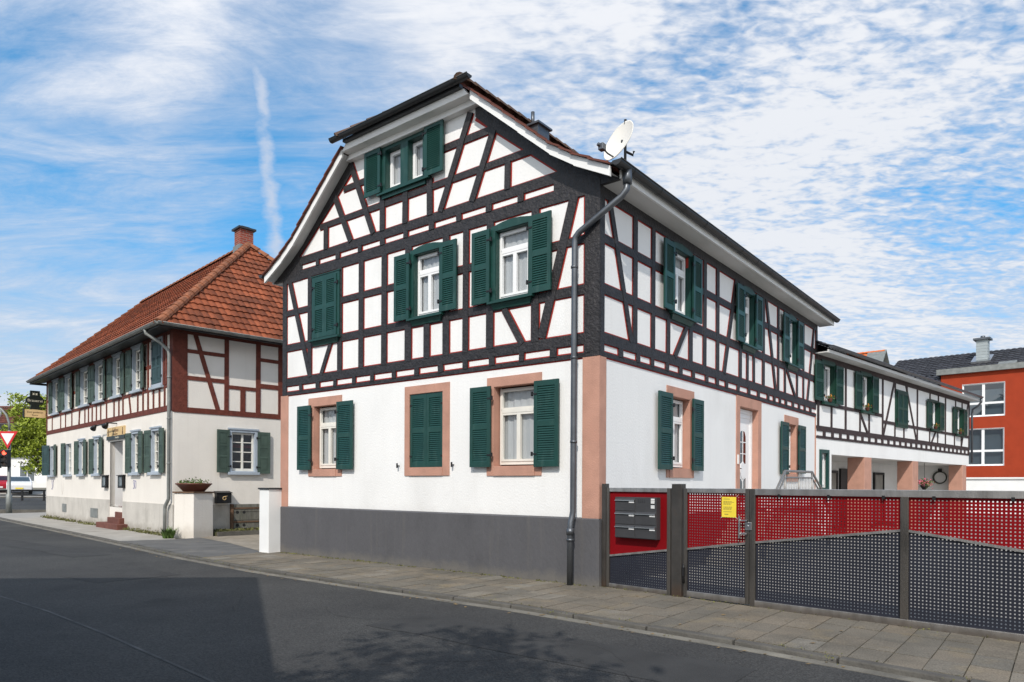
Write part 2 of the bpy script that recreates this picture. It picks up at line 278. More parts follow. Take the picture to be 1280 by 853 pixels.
class MB:
    def __init__(self): self.bm = bmesh.new(); self.uv = None
    def hexa(self, pts):
        v = [self.bm.verts.new(p) for p in pts]
        fs = [self.bm.faces.new([v[i] for i in q]) for q in ((0, 1, 2, 3), (4, 7, 6, 5), (0, 4, 5, 1), (1, 5, 6, 2), (2, 6, 7, 3), (3, 7, 4, 0))]
        bmesh.ops.recalc_face_normals(self.bm, faces=fs); return self
    def box(self, f, s0, s1, z0, z1, d0, d1):
        return self.hexa([f(s0, z0, d0), f(s1, z0, d0), f(s1, z1, d0), f(s0, z1, d0), f(s0, z0, d1), f(s1, z0, d1), f(s1, z1, d1), f(s0, z1, d1)])
    def bx(self, x0, x1, y0, y1, z0, z1): return self.box(XYZ, x0, x1, z0, z1, y0, y1)
    def beam(self, f, s0, z0, s1, z1, w, d0, d1):
        dx, dz = s1 - s0, z1 - z0; l = math.hypot(dx, dz); nx, nz = -dz / l * w / 2, dx / l * w / 2
        q = [(s0 - nx, z0 - nz), (s1 - nx, z1 - nz), (s1 + nx, z1 + nz), (s0 + nx, z0 + nz)]
        return self.hexa([f(a, b, d0) for a, b in q] + [f(a, b, d1) for a, b in q])
    def poly(self, f, pts, d0, d1):
        a = [self.bm.verts.new(f(s, z, d0)) for s, z in pts]; b = [self.bm.verts.new(f(s, z, d1)) for s, z in pts]; n = len(pts)
        fs = [self.bm.faces.new(a), self.bm.faces.new(b[::-1])]
        for i in range(n): fs.append(self.bm.faces.new((a[i], b[i], b[(i + 1) % n], a[(i + 1) % n])))
        bmesh.ops.recalc_face_normals(self.bm, faces=fs); return self
    def face(self, pts):
        return self.bm.faces.new([self.bm.verts.new(p) for p in pts])
    def tube(self, pts, r, n=10, cap=True):
        pts = [Vector(p) for p in pts]; rs = r if isinstance(r, (list, tuple)) else [r] * len(pts)
        rings = []; up = None
        for i, p in enumerate(pts):
            t = ((pts[i + 1] - p) if i < len(pts) - 1 else Vector()) + ((p - pts[i - 1]) if i else Vector())
            t.normalize()
            if up is None or abs(up.dot(t)) > .98: up = Vector((0, 0, 1)) if abs(t.z) < .9 else Vector((1, 0, 0))
            x = t.cross(up).normalized(); y = x.cross(t).normalized(); up = y
            rings.append([self.bm.verts.new(p + x * rs[i] * math.cos(k * 2 * math.pi / n) + y * rs[i] * math.sin(k * 2 * math.pi / n)) for k in range(n)])
        fs = []
        for a, b in zip(rings, rings[1:]):
            for k in range(n): fs.append(self.bm.faces.new((a[k], a[(k + 1) % n], b[(k + 1) % n], b[k])))
        if cap: fs += [self.bm.faces.new(rings[0][::-1]), self.bm.faces.new(rings[-1])]
        bmesh.ops.recalc_face_normals(self.bm, faces=fs)
        for q in fs: q.smooth = len(q.verts) == 4
        return self
    def lathe(self, prof, n=24, c=(0, 0, 0)):
        c = Vector(c); rings = []
        for r, z in prof: rings.append([self.bm.verts.new(c + Vector((max(r, 1e-4) * math.cos(k * 2 * math.pi / n), max(r, 1e-4) * math.sin(k * 2 * math.pi / n), z))) for k in range(n)])
        fs = []
        for a, b in zip(rings, rings[1:]):
            for k in range(n): fs.append(self.bm.faces.new((a[k], a[(k + 1) % n], b[(k + 1) % n], b[k])))
        fs += [self.bm.faces.new(rings[0][::-1]), self.bm.faces.new(rings[-1])]
        bmesh.ops.recalc_face_normals(self.bm, faces=fs)
        for q in fs: q.smooth = True
        return self
    def blob(self, c, r, sub=2, sq=(1, 1, 1), jit=0):
        g = bmesh.ops.create_icosphere(self.bm, subdivisions=sub, radius=r)
        for v in g['verts']:
            k = 1 + random.uniform(-jit, jit); v.co = Vector((v.co.x * sq[0] * k, v.co.y * sq[1] * k, v.co.z * sq[2] * k)) + Vector(c)
            for q in v.link_faces: q.smooth = True
        return self
    def leaves(self, pts, size, aspect=.6):
        for p in pts:
            a = Vector((random.gauss(0, 1), random.gauss(0, 1), random.gauss(0, .7))).normalized()
            b = a.cross(Vector((random.gauss(0, 1), random.gauss(0, 1), random.gauss(0, 1)))).normalized()
            s = size * random.uniform(.6, 1.3); p = Vector(p)
            v = [self.bm.verts.new(q) for q in (p - a * s / 2, p + b * s * aspect / 2, p + a * s / 2 + Vector((0, 0, -.12 * s)), p - b * s * aspect / 2)]
            self.bm.faces.new(v)
        return self
    def build(self, name, mat, parent=None, bevel=0):
        me = bpy.data.meshes.new(name); self.bm.to_mesh(me); self.bm.free()
        o = bpy.data.objects.new(name, me); COL.objects.link(o)
        me.materials.append(M[mat] if isinstance(mat, str) else mat)
        if parent: o.parent = parent
        if bevel:
            md = o.modifiers.new('bevel', 'BEVEL'); md.width = bevel; md.segments = 2; md.limit_method = 'ANGLE'
        return o

def tag(o, label=None, cat=None, group=None, kind=None):
    if label: o['label'] = label
    if cat: o['category'] = cat
    if group: o['group'] = group
    if kind: o['kind'] = kind
    return o
def empty(name, loc=(0, 0, 0), rz=0.0, label=None, cat=None, group=None):
    o = bpy.data.objects.new(name, None); COL.objects.link(o); o.location = loc; o.rotation_euler = (0, 0, rz); o.empty_display_size = .3
    return tag(o, label, cat, group)
def copy_tree(o, parent=None):
    c = o.copy(); COL.objects.link(c)
    if parent: c.parent = parent
    for ch in list(o.children): copy_tree(ch, c)
    return c

# ------------------------------------------------------------------ building elements
def wall_sheet(mb, f, s0, s1, z0, top, holes, reveal=.18, zs=()):
    """rendered wall face with real openings; top is a height or a list of (s, z) break points"""
    prof = top if isinstance(top, list) else [(s0, top), (s1, top)]
    def th(s):
        for (a, za), (b, zb) in zip(prof, prof[1:]):
            if a - 1e-6 <= s <= b + 1e-6: return za + (zb - za) * (s - a) / (b - a) if b > a else za
        return prof[-1][1]
    ss = sorted({s0, s1, *[p[0] for p in prof], *[h[0] for h in holes], *[h[1] for h in holes]}); ss = [s for s in ss if s0 - 1e-6 <= s <= s1 + 1e-6]
    for a, b in zip(ss, ss[1:]):
        if b - a < 1e-6: continue
        m = (a + b) / 2; hs = sorted([h for h in holes if h[0] < m < h[1]], key=lambda h: h[2]); z = z0
        for h in hs:
            if h[2] > z: mb.face([f(a, z, 0), f(b, z, 0), f(b, h[2], 0), f(a, h[2], 0)])
            z = h[3]
        mb.face([f(a, z, 0), f(b, z, 0), f(b, th(b), 0), f(a, th(a), 0)])
    for a, b, c, d in holes:
        for q in ([(a, c), (b, c)], [(b, c), (b, d)], [(b, d), (a, d)], [(a, d), (a, c)]):
            mb.face([f(*q[0], 0), f(*q[1], 0), f(*q[1], -reveal), f(*q[0], -reveal)])
    return mb

class Frame:
    """timber framing of one facade: dark beams standing proud of the plaster, painted red lines beside them"""
    def __init__(self, f, line=True, d=.022, holes=()): self.holes = holes; self.f = f; self.a = MB(); self.b = MB(); self.k = 0; self.line = line; self.d = d
    def beam(self, s0, z0, s1, z1, w, line=True):
        k = self.k; self.k += 1
        w *= random.uniform(.95, 1.05)
        e = random.uniform(-.006, .006)
        self.a.beam(self.f, s0, z0, s1, z1 + e, w, -.05, self.d + .00035 * k)
        if self.line and line: self.b.beam(self.f, s0, z0, s1, z1 + e, w + .042, -.05, .004 + .00008 * k)
    def post(self, s, z0, z1, w, line=True): self.beam(s + random.uniform(-.008, .008), z0, s + random.uniform(-.008, .008), z1, w, line)
    def rail(self, s0, s1, z, w, line=True):
        cut = sorted((a - .06, b + .06) for a, b, c, e in self.holes if c - w / 2 < z < e + w / 2 and a < s1 and b > s0)
        for a, b in cut:
            if a > s0: self.beam(s0, z, a, z, w, line)
            s0 = max(s0, b)
        if s1 > s0: self.beam(s0, z, s1, z, w, line)
    def poly(self, pts, grow=0):
        k = self.k; self.k += 1
        self.a.poly(self.f, pts, -.05, self.d + .00035 * k)
    def build(self, parent, mat, name='timber_frame'):
        self.a.build(name, mat, parent)
        if self.line: self.b.build('trim_line', 'redline', parent)

SHUT = {}
def shutter_mesh(w, h, style, mat, sign):
    key = (round(w, 3), round(h, 3), style, mat, sign)
    if key in SHUT: return SHUT[key]
    mb = MB(); t = .017; f = lambda s, z, d: Vector((s, d * sign, z))
    st = min(.07, w * .19)
    mb.box(f, 0, st, 0, h, -t, t); mb.box(f, w - st, w, 0, h, -t, t)
    if style == 'louvre':
        rails = [(0, .09), (h * .5 - .045, h * .5 + .045), (h - .09, h)]; zones = [(rails[0][1], rails[1][0], 1), (rails[1][1], rails[2][0], 1)]
    elif style == 'louvre_one':
        rails = [(0, .08), (h - .08, h)]; zones = [(.08, h - .08, 1)]
    else:
        rails = [(0, .09), (h * .36, h * .36 + .05), (h * .62, h * .62 + .05), (h - .09, h)]
        zones = [(rails[0][1], rails[1][0], 0), (rails[1][1], rails[2][0], 1), (rails[2][1], rails[3][0], 0)]
    for a, b in rails: mb.box(f, st, w - st, a, b, -t + .001, t - .001)
    for a, b, lou in zones:
        if lou:
            n = max(3, int((b - a) / .036)); p = (b - a) / n
            for i in range(n):
                z = a + p * (i + .5); hh = p * .62
                q = [(z + hh, -.012), (z + hh + .006, -.008), (z - hh + .006, .014), (z - hh, .010)]
                mb.hexa([f(st, zz, -dd) for zz, dd in q] + [f(w - st, zz, -dd) for zz, dd in q])
            mb.box(f, st, w - st, a, b, .012, .0135)
        else:
            mb.box(f, st, w - st, a, b, -.006, .006); mb.box(f, st + .03, w - st - .03, a + .03, b - .03, -.012, .012)
    me = bpy.data.meshes.new('shutter'); mb.bm.to_mesh(me); mb.bm.free(); me.materials.append(M[mat]); SHUT[key] = me
    return me
HING = {}
def hinge_mesh(sign):
    key = sign
    if key not in HING:
        mb = MB(); f = lambda s, z, d: Vector((s, d * sign, z))
        mb.box(f, -.026, .06, 0, .025, -.027, -.018); mb.box(f, -.05, -.025, -.02, .05, -.03, .0)
        bmesh.ops.remove_doubles(mb.bm, verts=mb.bm.verts[:], dist=.0015)
        me = bpy.data.meshes.new('hinge'); mb.bm.to_mesh(me); mb.bm.free(); me.materials.append(M['black']); HING[key] = me
    return HING[key]
def shutter(parent, f, hinge_s, w, z0, h, side, style='louvre', mat='green', d=.075, ajar=0.0, hinge=True):
    """side +1 opens towards growing s, -1 towards falling s; ajar lifts the free edge off the wall"""
    ang = f.dir if side > 0 else f.dir + math.pi
    diff = math.atan2(math.sin(f.out - ang), math.cos(f.out - ang)); sign = 1 if diff < 0 else -1   # outward is local -y when diff<0
    o = bpy.data.objects.new('shutter', shutter_mesh(w, h, style, mat, sign)); COL.objects.link(o); o.parent = parent
    o.location = f(hinge_s, z0, d); o.rotation_euler = (0, 0, ang + (math.radians(ajar) if diff > 0 else -math.radians(ajar)))
    if hinge:
        for z in (h * .14, h * .84): q = bpy.data.objects.new('hinge', hinge_mesh(sign)); COL.objects.link(q); q.parent = o; q.location = (0, 0, z)
    return o

def sash_window(win, f, s0, s1, z0, z1, d, kind='transom', mat='pvc', lace=True, glass='glass', room=None):
    """white casement set back by d: sash, panes and curtain become children of win"""
    mb = MB(); fr = .055; D0, D1 = -d - .05, -d
    mb.box(f, s0, s0 + fr, z0, z1, D0, D1); mb.box(f, s1 - fr, s1, z0, z1, D0, D1)
    mb.box(f, s0 + fr, s1 - fr, z0, z0 + fr * 1.5, D0, D1 - .001); mb.box(f, s0 + fr, s1 - fr, z1 - fr, z1, D0, D1 - .001)
    m = (s0 + s1) / 2; h = z1 - z0
    def leaf(a, b, c, e, w=.038):
        mb.box(f, a, a + w, c, e, D0 + .01, D1 + .012); mb.box(f, b - w, b, c, e, D0 + .01, D1 + .012)
        mb.box(f, a + w, b - w, c, c + w, D0 + .01, D1 + .011); mb.box(f, a + w, b - w, e - w, e, D0 + .01, D1 + .011)
    if kind == 'transom':
        zt = z0 + h * .68
        mb.box(f, s0 + fr, s1 - fr, zt, zt + .06, D0 - .001, D1 + .016)
        leaf(s0 + fr * .6, m, z0 + fr, zt); leaf(m, s1 - fr * .6, z0 + fr, zt); leaf(s0 + fr * .6, s1 - fr * .6, zt + .06, z1 - fr * .5, .03)
    elif kind == 'single':
        leaf(s0 + fr * .6, s1 - fr * .6, z0 + fr, z1 - fr * .6, .045)
    elif kind == 'muntin':
        mb.box(f, m - .03, m + .03, z0, z1, D0, D1 + .004)
        for i in (1, 2, 3): mb.box(f, s0 + fr, s1 - fr, z0 + h * i / 4 - .014, z0 + h * i / 4 + .014, D0 + .005, D1 - .004)
    elif kind == 'cross':
        mb.box(f, m - .07, m + .07, z0, z1, D0, D1 + .01); mb.box(f, s0 + fr, s1 - fr, z0 + h * .40 - .06, z0 + h * .40 + .06, D0, D1 + .012)
    mb.build('sash', mat, win)
    g = MB(); g.face([f(s0 + fr * .7, z0 + fr * .7, -d - .034), f(s1 - fr * .7, z0 + fr * .7, -d - .034), f(s1 - fr * .7, z1 - fr * .7, -d - .034), f(s0 + fr * .7, z1 - fr * .7, -d - .034)]); g.build('pane', glass, win)
    if lace:
        c = MB(); n = 16; pts = []
        for i in range(n + 1):
            s = s0 + .03 + (s1 - s0 - .06) * i / n; pts.append((s, -d - .075 + .012 * math.sin(i * 1.9) + random.uniform(-.006, .006)))
        zb = z0 + .01; zt = z1 - .04
        for (a, da), (b, db) in zip(pts, pts[1:]): c.face([f(a, zb, da), f(b, zb, db), f(b, zt, db), f(a, zt, da)])
        c.build('curtain', lace if isinstance(lace, str) else 'lace', win)
    # dark room behind
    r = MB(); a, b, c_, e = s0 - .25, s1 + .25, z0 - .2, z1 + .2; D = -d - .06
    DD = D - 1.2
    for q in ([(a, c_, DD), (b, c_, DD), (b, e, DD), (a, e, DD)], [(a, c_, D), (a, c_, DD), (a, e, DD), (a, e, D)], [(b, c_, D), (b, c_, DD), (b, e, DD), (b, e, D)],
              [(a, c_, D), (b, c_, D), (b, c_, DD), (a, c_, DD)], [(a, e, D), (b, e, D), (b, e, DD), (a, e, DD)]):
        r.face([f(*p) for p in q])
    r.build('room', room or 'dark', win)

def surround(mb, f, s0, s1, z0, z1, o, d=.02, back=-.02):
    """frame of four bands between the outer rectangle and the opening o=(a,b,c,e)"""
    a, b, c, e = o
    mb.box(f, s0, a, z0, z1, back, d); mb.box(f, b, s1, z0, z1, back, d); mb.box(f, a, b, e, z1, back, d - .0005)
    if c > z0: mb.box(f, a, b, z0, c, back, d + .012)
    return mb
def reveal_lining(mb, f, o, depth, t=.006, d1=.015):
    a, b, c, e = o
    mb.box(f, a, a + t, c, e, -depth, d1); mb.box(f, b - t, b, c, e, -depth, d1); mb.box(f, a + t, b - t, e - t, e, -depth, d1 - .001); mb.box(f, a + t, b - t, c, c + t, -depth, d1 - .001)
    return mb

def tile_slope(mb, O, ea, eu, n, width, length, planes=(), pitch=.25, row=.34, amp=.03, step=.035):
    """one roof plane of interlocking tiles: O eave corner, ea along the eave, eu up the slope, n outward normal"""
    O, ea, eu, n = Vector(O), Vector(ea).normalized(), Vector(eu).normalized(), Vector(n).normalized()
    bm = bmesh.new(); uvl = bm.loops.layers.uv.new('UVMap')
    nc = max(1, int(width / pitch)); px = width / nc; nr = max(1, int(length / row)); pr = length / nr
    sub = 5; prof = [(0, .0), (.22, .75), (.45, 1.0), (.68, .7), (.86, .05)]
    xs = [(c * px + p * px, a * amp, c + p) for c in range(nc) for p, a in prof] + [(width, 0, nc - .001)]
    ys = []
    for r in range(nr): ys += [(r * pr, step, r + .01), (r * pr + pr * .999, 0, r + .99)]
    grid = []
    for y, dz, v in ys:
        jz = random.uniform(-.004, .004)
        grid.append([(bm.verts.new(O + ea * x + eu * y + n * (a + dz + jz)), u, v) for x, a, u in xs])
    for ra, rb in zip(grid, grid[1:]):
        for i in range(len(xs) - 1):
            q = (ra[i], ra[i + 1], rb[i + 1], rb[i]); fc = bm.faces.new([t[0] for t in q])
            um = (q[0][1] + q[1][1]) / 2; vm = min(q[0][2], q[2][2])
            for l in fc.loops: l[uvl].uv = (um, vm)
    for co, no in planes:
        bmesh.ops.bisect_plane(bm, geom=bm.verts[:] + bm.edges[:] + bm.faces[:], plane_co=Vector(co), plane_no=Vector(no), clear_outer=True)
    for fc in bm.faces: fc.smooth = False
    if mb.uv is None: mb.uv = mb.bm.loops.layers.uv.new('UVMap')
    me = bpy.data.meshes.new('tmp'); bm.to_mesh(me); bm.free(); mb.bm.from_mesh(me); bpy.data.meshes.remove(me)
    return mb
def half_gutter(mb, p0, p1, r, out, n=8):
    """half-round gutter trough from p0 to p1"""
    p0, p1 = Vector(p0), Vector(p1); up = Vector((0, 0, 1)); out = Vector(out).normalized()
    A, B = [], []
    for rr in (r, r * .9):
        A.append([p0 + out * rr * math.cos(math.pi * (1 + k / n)) + up * rr * math.sin(math.pi * (1 + k / n)) for k in range(n + 1)])
        B.append([p1 + out * rr * math.cos(math.pi * (1 + k / n)) + up * rr * math.sin(math.pi * (1 + k / n)) for k in range(n + 1)])
    for k in range(n):
        for j in (0, 1): mb.face([A[j][k], A[j][k + 1], B[j][k + 1], B[j][k]])
    for k in (0, n): mb.face([A[0][k], A[1][k], B[1][k], B[0][k]])
    mb.face(A[0]); mb.face(B[0])
    for t, c in ((A, p0), (B, p1)): pass
    e = p0 + out * r; g = p1 + out * r
    mb.tube([e, g], .012, 6)
    L = (p1 - p0).length
    for i in range(int(L / .9) + 1):   # gutter brackets
        c = p0 + (p1 - p0) * ((i + .5) / (int(L / .9) + 1))
        t = (p1 - p0).normalized()
        ring = [c + out * (r + .006) * math.cos(math.pi * (1 + k / n)) + up * (r + .006) * math.sin(math.pi * (1 + k / n)) for k in range(n + 1)]
        for a, b in zip(ring, ring[1:]): mb.face([a - t * .014, b - t * .014, b + t * .014, a + t * .014])
    return mb
def ridge_caps(mb, p0, p1, r=.12, step=.36):
    p0, p1 = Vector(p0), Vector(p1); L = (p1 - p0).length; n = max(1, int(L / step)); t = (p1 - p0) / n
    x = t.normalized().cross(Vector((0, 0, 1))).normalized(); up = x.cross(t.normalized())
    for i in range(n):
        a = p0 + t * i - t * .06; b = p0 + t * (i + 1)
        ra, rb = r * 1.12, r * .92; R = []
        for c, rr in ((a, ra), (b, rb)):
            R.append([mb.bm.verts.new(c + x * rr * math.cos(math.pi * k / 6) + up * (rr * math.sin(math.pi * k / 6) - .03)) for k in range(7)])
        for k in range(6):
            mb.bm.faces.new((R[0][k], R[0][k + 1], R[1][k + 1], R[1][k]))
        mb.bm.faces.new(R[0]); mb.bm.faces.new(R[1][::-1])
    return mb
def tufts(mb, pts, h, n=7, w=.012):
    for p in pts:
        p = Vector(p)
        for _ in range(n):
            a = random.uniform(0, 6.28); l = h * random.uniform(.5, 1.2); d = Vector((math.cos(a), math.sin(a), 0)); t = Vector((-d.y, d.x, 0)) * w * random.uniform(.7, 1.6)
            b = p + d * random.uniform(0, .03); m = b + d * l * .25 + Vector((0, 0, l * .6)); e = b + d * l * .65 + Vector((0, 0, l * random.uniform(.6, 1)))
            mb.bm.faces.new([mb.bm.verts.new(q) for q in (b - t, b + t, m + t, m - t)]); mb.bm.faces.new([mb.bm.verts.new(q) for q in (m - t, m + t, e)])
    return mb
def text_mesh(name, body, size, mat, parent, loc, rot, extrude=.002, bold=0):
    """lettering turned into a mesh"""
    cu = bpy.data.curves.new(name, 'FONT'); cu.body = body; cu.size = size; cu.extrude = extrude; cu.align_x = 'CENTER'; cu.align_y = 'CENTER'; cu.offset = bold
    to = bpy.data.objects.new('tmp_text', cu); COL.objects.link(to)
    dg = bpy.context.evaluated_depsgraph_get(); me = bpy.data.meshes.new_from_object(to.evaluated_get(dg))
    bpy.data.objects.remove(to); bpy.data.curves.remove(cu)
    me.materials.clear(); me.materials.append(M[mat])
    o = bpy.data.objects.new(name, me); COL.objects.link(o); o.parent = parent; o.location = loc; o.rotation_euler = rot
    return o
# ================================================================== the main half-timbered house
house = empty('half_timbered_house', (1.3205, 10.6886, 0), rad(-38.37), 'white corner house with black timber framing, green shutters and a dark grey plinth', 'house')
GA, SI = Fac('A'), Fac('B')
GW, SL, CX = 8.30, 11.88, 4.15          # gable width, side length, gable centre
PROF = [(4.49, 6.24), (3.85, 6.58), (3.40, 6.88), (2.77, 7.42), (1.73, 8.31), (0, 9.80)]
def roof_z(off):
    off = abs(off)
    for (a, za), (b, zb) in zip(PROF, PROF[1:]):
        if b <= off <= a: return za + (zb - za) * (a - off) / (a - b)
    return PROF[0][1] if off > PROF[0][0] else PROF[-1][1]
gtop = [(0, roof_z(CX) - .09)] + [(CX - o, z - .10) for o, z in PROF[1:-1]] + [(CX - 1.5, 8.42), (CX + 1.5, 8.42)] + [(CX + o, z - .10) for o, z in PROF[1:-1][::-1]] + [(GW, roof_z(CX) - .09)]
gh_w1, gh_w2, gh_w3 = (6.37, 7.15, 1.86, 3.22), (3.285, 4.165, 1.86, 3.25), (1.20, 2.08, 1.86, 3.22)
up_w2, up_w3 = (3.36, 4.03, 4.69, 5.86), (1.33, 2.03, 4.69, 5.86)
at_w = (3.80, 4.84, 7.29, 8.06)
sg_1, sg_2, s_door = (2.40, 3.28, 1.86, 3.17), (9.12, 9.92, 1.86, 3.15), (5.87, 7.02, 1.03, 3.29)
s_up = [(2.43, 3.20, 4.70, 5.85), (5.92, 6.60, 4.70, 5.83), (9.08, 9.78, 4.70, 5.82)]
wm = MB()
wall_sheet(wm, GA, 0, GW, -.1, gtop, [gh_w1, gh_w2, gh_w3, up_w2, up_w3, at_w], .2)
wall_sheet(wm, SI, 0, SL, -.1, 6.16, [sg_1, sg_2, s_door] + s_up, .2)
wm.face([Vector(p) for p in ((-GW, 0, -.1), (-GW, SL, -.1), (-GW, SL, 6.2), (-GW, 0, 6.2))])
bk = [(-s, SL, z) for s, z in [(0, -.1), (GW, -.1), (GW, 6.2), (CX + 2.77, 7.3), (CX, 9.7), (CX - 2.77, 7.3), (0, 6.2)]]
wm.face([Vector(p) for p in bk]); wm.build('wall', 'plaster', house)
pl = MB(); pl.box(GA, -.045, GW + .08, -.15, 1.02, 0, .045); pl.box(SI, 0, SL + .03, -.15, 1.02, 0, .045)
pl.hexa([GA(-.045, 1.02, .045), GA(GW + .08, 1.02, .045), GA(GW + .08, 1.045, .004), GA(-.004, 1.045, .004), GA(-.045, 1.015, .045), GA(GW + .08, 1.015, .045), GA(GW + .08, 1.016, 0), GA(-.004, 1.016, 0)])
pl.build('plinth', 'plinth', house, .006)
for nm, args in (('near', None),):
    q = MB(); q.box(GA, -.02, .285, 1.03, 3.53, 0, .02); q.box(SI, 0, .19, 1.03, 3.53, 0, .02); q.build('corner_pilaster', 'pink', house, .004)
    q = MB(); q.box(GA, 8.09, GW + .07, 1.03, 3.53, 0, .02); q.build('corner_pilaster', 'pink', house, .004)
    q = MB(); q.box(SI, SL - .17, SL + .02, 1.03, 3.53, 0, .02); q.build('corner_pilaster', 'pink', house, .004)

# --- gable framing
F = Frame(GA, holes=[up_w2, up_w3, at_w])
H = lambda *a, **k: F.rail(*a, **k)
H(-.02, GW, 3.565, .075); H(-.02, GW, 3.82, .165); H(0, GW, 4.585, .15); H(0, GW, 5.365, .125); H(0, GW, 6.145, .21); H(.78, GW - .72, 6.455, .165)
H(1.30, GW - 1.35, 7.035, .11); H(2.14, GW - 2.15, 7.65, .12)
F.poly([(-.02, 6.04), (.84, 6.04), (.84, 6.545), (.765, 6.545), (2.24, 7.72), (2.52, 7.98), (2.52, 8.12)] + [(CX - o, z - .09) for o, z in PROF[1:-1][::-1] if o > 1.7] + [(-.02, roof_z(CX) - .08)])
F.poly([(GW, 6.04), (GW - .72, 6.04), (GW - .72, 6.545), (GW - .60, 6.545), (GW - 2.16, 7.72), (GW - 2.46, 7.98), (GW - 2.46, 8.12)] + [(CX + o, z - .09) for o, z in PROF[1:-1][::-1] if o > 1.7] + [(GW, roof_z(CX) - .08)])
F.b.beam(GA, .70, 6.545 - .02, 2.52, 7.985 - .015, .10, -.05, .003); F.b.beam(GA, GW - .55, 6.525, GW - 2.46, 7.97, .10, -.05, .0031)
F.post(.12, 3.53, 6.2, .285, False); F.post(8.225, 3.53, 6.2, .15, False); F.b.beam(GA, .265, 3.6, .265, 6.05, .04, -.05, .0035); F.b.beam(GA, 8.15, 3.6, 8.15, 6.05, .04, -.05, .0035)
for s, w_ in ((7.295, .13), (6.265, .135), (5.575, .145), (4.89, .145), (4.20, .165), (3.22, .15), (2.73, .135), (2.17, .16), (1.20, .155)): F.post(s, 3.88, 6.06, w_)
F.post(3.71, 3.88, 4.53, .145)
F.beam(8.035, 6.06, 7.275, 3.87, .125); F.beam(6.56, 4.52, 6.89, 3.87, .11); F.beam(1.855, 4.52, 1.465, 3.88, .115); F.beam(.455, 6.06, 1.075, 3.93, .165)
for s in (7.603, 7.003, 6.405, 5.795, 5.227, 4.586, 3.958, 3.336, 2.74, 2.119, 1.476, .836): F.post(s, 3.59, 3.75, random.uniform(.095, .125))
F.post(.20, 3.59, 3.75, .1)
for s in (7.017, 6.321, 5.625, 4.94, 4.27, 3.576, 2.894, 2.194, 1.507): F.post(s, 6.24, 6.38, random.uniform(.1, .13))
for s, z1, w_ in ((6.725, 7.0, .13), (4.94, 7.2, .125), (4.29, 7.2, .13), (3.632, 7.2, .135), (1.787, 7.0, .12)): F.post(s, 6.52, z1, w_)
F.beam(6.46, 7.62, 5.905, 6.52, .125); F.beam(5.915, 8.10, 5.21, 6.52, .125); F.beam(2.63, 8.09, 3.36, 6.52, .125); F.beam(2.10, 7.62, 2.59, 6.52, .125)
F.build(house, 'timber')
# --- side framing
F = Frame(SI, holes=s_up)
F.rail(0, SL, 3.565, .075); F.rail(0, SL, 3.815, .17); F.rail(0, SL, 4.575, .15); F.rail(0, SL, 5.35, .13); F.rail(0, SL, 6.065, .19)
F.post(.06, 3.53, 6.16, .125, False); F.b.beam(SI, .123, 3.6, .123, 5.98, .04, -.05, .0035)
for s, w_ in ((1.107, .135), (1.746, .125), (2.345, .13), (3.29, .145), (3.95, .145), (4.60, .145), (5.87, .14), (7.35, .145), (8.44, .115), (10.555, .105), (11.79, .16)): F.post(s, 3.89, 5.99, w_)
for s in (6.30, 6.71, 8.96, 9.975): F.post(s, 3.89, 4.52, .105)
F.beam(.275, 5.99, .985, 3.88, .115); F.beam(3.11, 4.52, 2.60, 3.88, .10); F.beam(5.60, 5.99, 4.935, 3.88, .125); F.beam(7.52, 5.99, 8.235, 3.88, .12); F.beam(9.10, 4.52, 9.82, 3.88, .095); F.beam(11.535, 5.99, 10.92, 3.88, .105)
for s in (.63, 1.207, 1.719, 2.296, 2.837, 3.406, 4.039, 4.571, 5.074, 5.736, 6.388, 7.01, 7.685, 8.137, 8.564, 9.039, 9.615, 10.153, 10.664, 11.198): F.post(s, 3.59, 3.74, random.uniform(.10, .13))
F.build(house, 'timber')

# --- windows of the main house
def stone_window(f, out, o, sash='transom', lace=True):
    mb = MB(); surround(mb, f, out[0], out[1], out[2], out[3], o, .018); reveal_lining(mb, f, o, .17)
    w = mb.build('window', 'pink', house)
    if sash: sash_window(w, f, o[0] + .03, o[1] - .03, o[2] + .03, o[3] - .03, .125, sash, 'cream' if f is GA else 'pvc', lace)
    return w
def wood_window(f, out, o, sash='transom', arch=True, closed=False):
    mb = MB(); a, b, c, e = o
    surround(mb, f, out[0], out[1], out[2], e, (a, b, c, e), .052)
    m = (out[0] + out[1]) / 2; zt = out[3]
    pts = [(out[0], e), (out[1], e)] + ([(out[1], zt - .05), (m + .2, zt - .005), (m, zt + .01), (m - .2, zt - .005), (out[0], zt - .05)] if arch else [(out[1], zt), (out[0], zt)])
    mb.poly(f, pts, -.02, .0525); mb.box(f, out[0] - .02, out[1] + .02, zt - .06 if arch else zt, zt - .03 if arch else zt + .02, -.01, .066) if not arch else None
    if not closed: reveal_lining(mb, f, o, .12, .008, .04)
    w = mb.build('window', 'green', house)
    sl = MB(); sl.hexa([f(out[0] - .03, c - .07, 0), f(out[1] + .03, c - .07, 0), f(out[1] + .03, c - .07, .12), f(out[0] - .03, c - .07, .12), f(out[0] - .03, c - .012, 0), f(out[1] + .03, c - .012, 0), f(out[1] + .03, c - .035, .12), f(out[0] - .03, c - .035, .12)])
    sl.hexa([f(out[0] + .06, c - .17, 0), f(out[1] - .06, c - .17, 0), f(out[1] - .06, c - .16, .045), f(out[0] + .06, c - .16, .045), f(out[0] + .02, c - .072, 0), f(out[1] - .02, c - .072, 0), f(out[1] - .02, c - .072, .08), f(out[0] + .02, c - .072, .08)])
    sl.build('sill', 'green', w)
    if sash: sash_window(w, f, a + .012, b - .012, c + .005, e - .012, .055, sash, 'pvc')
    return w
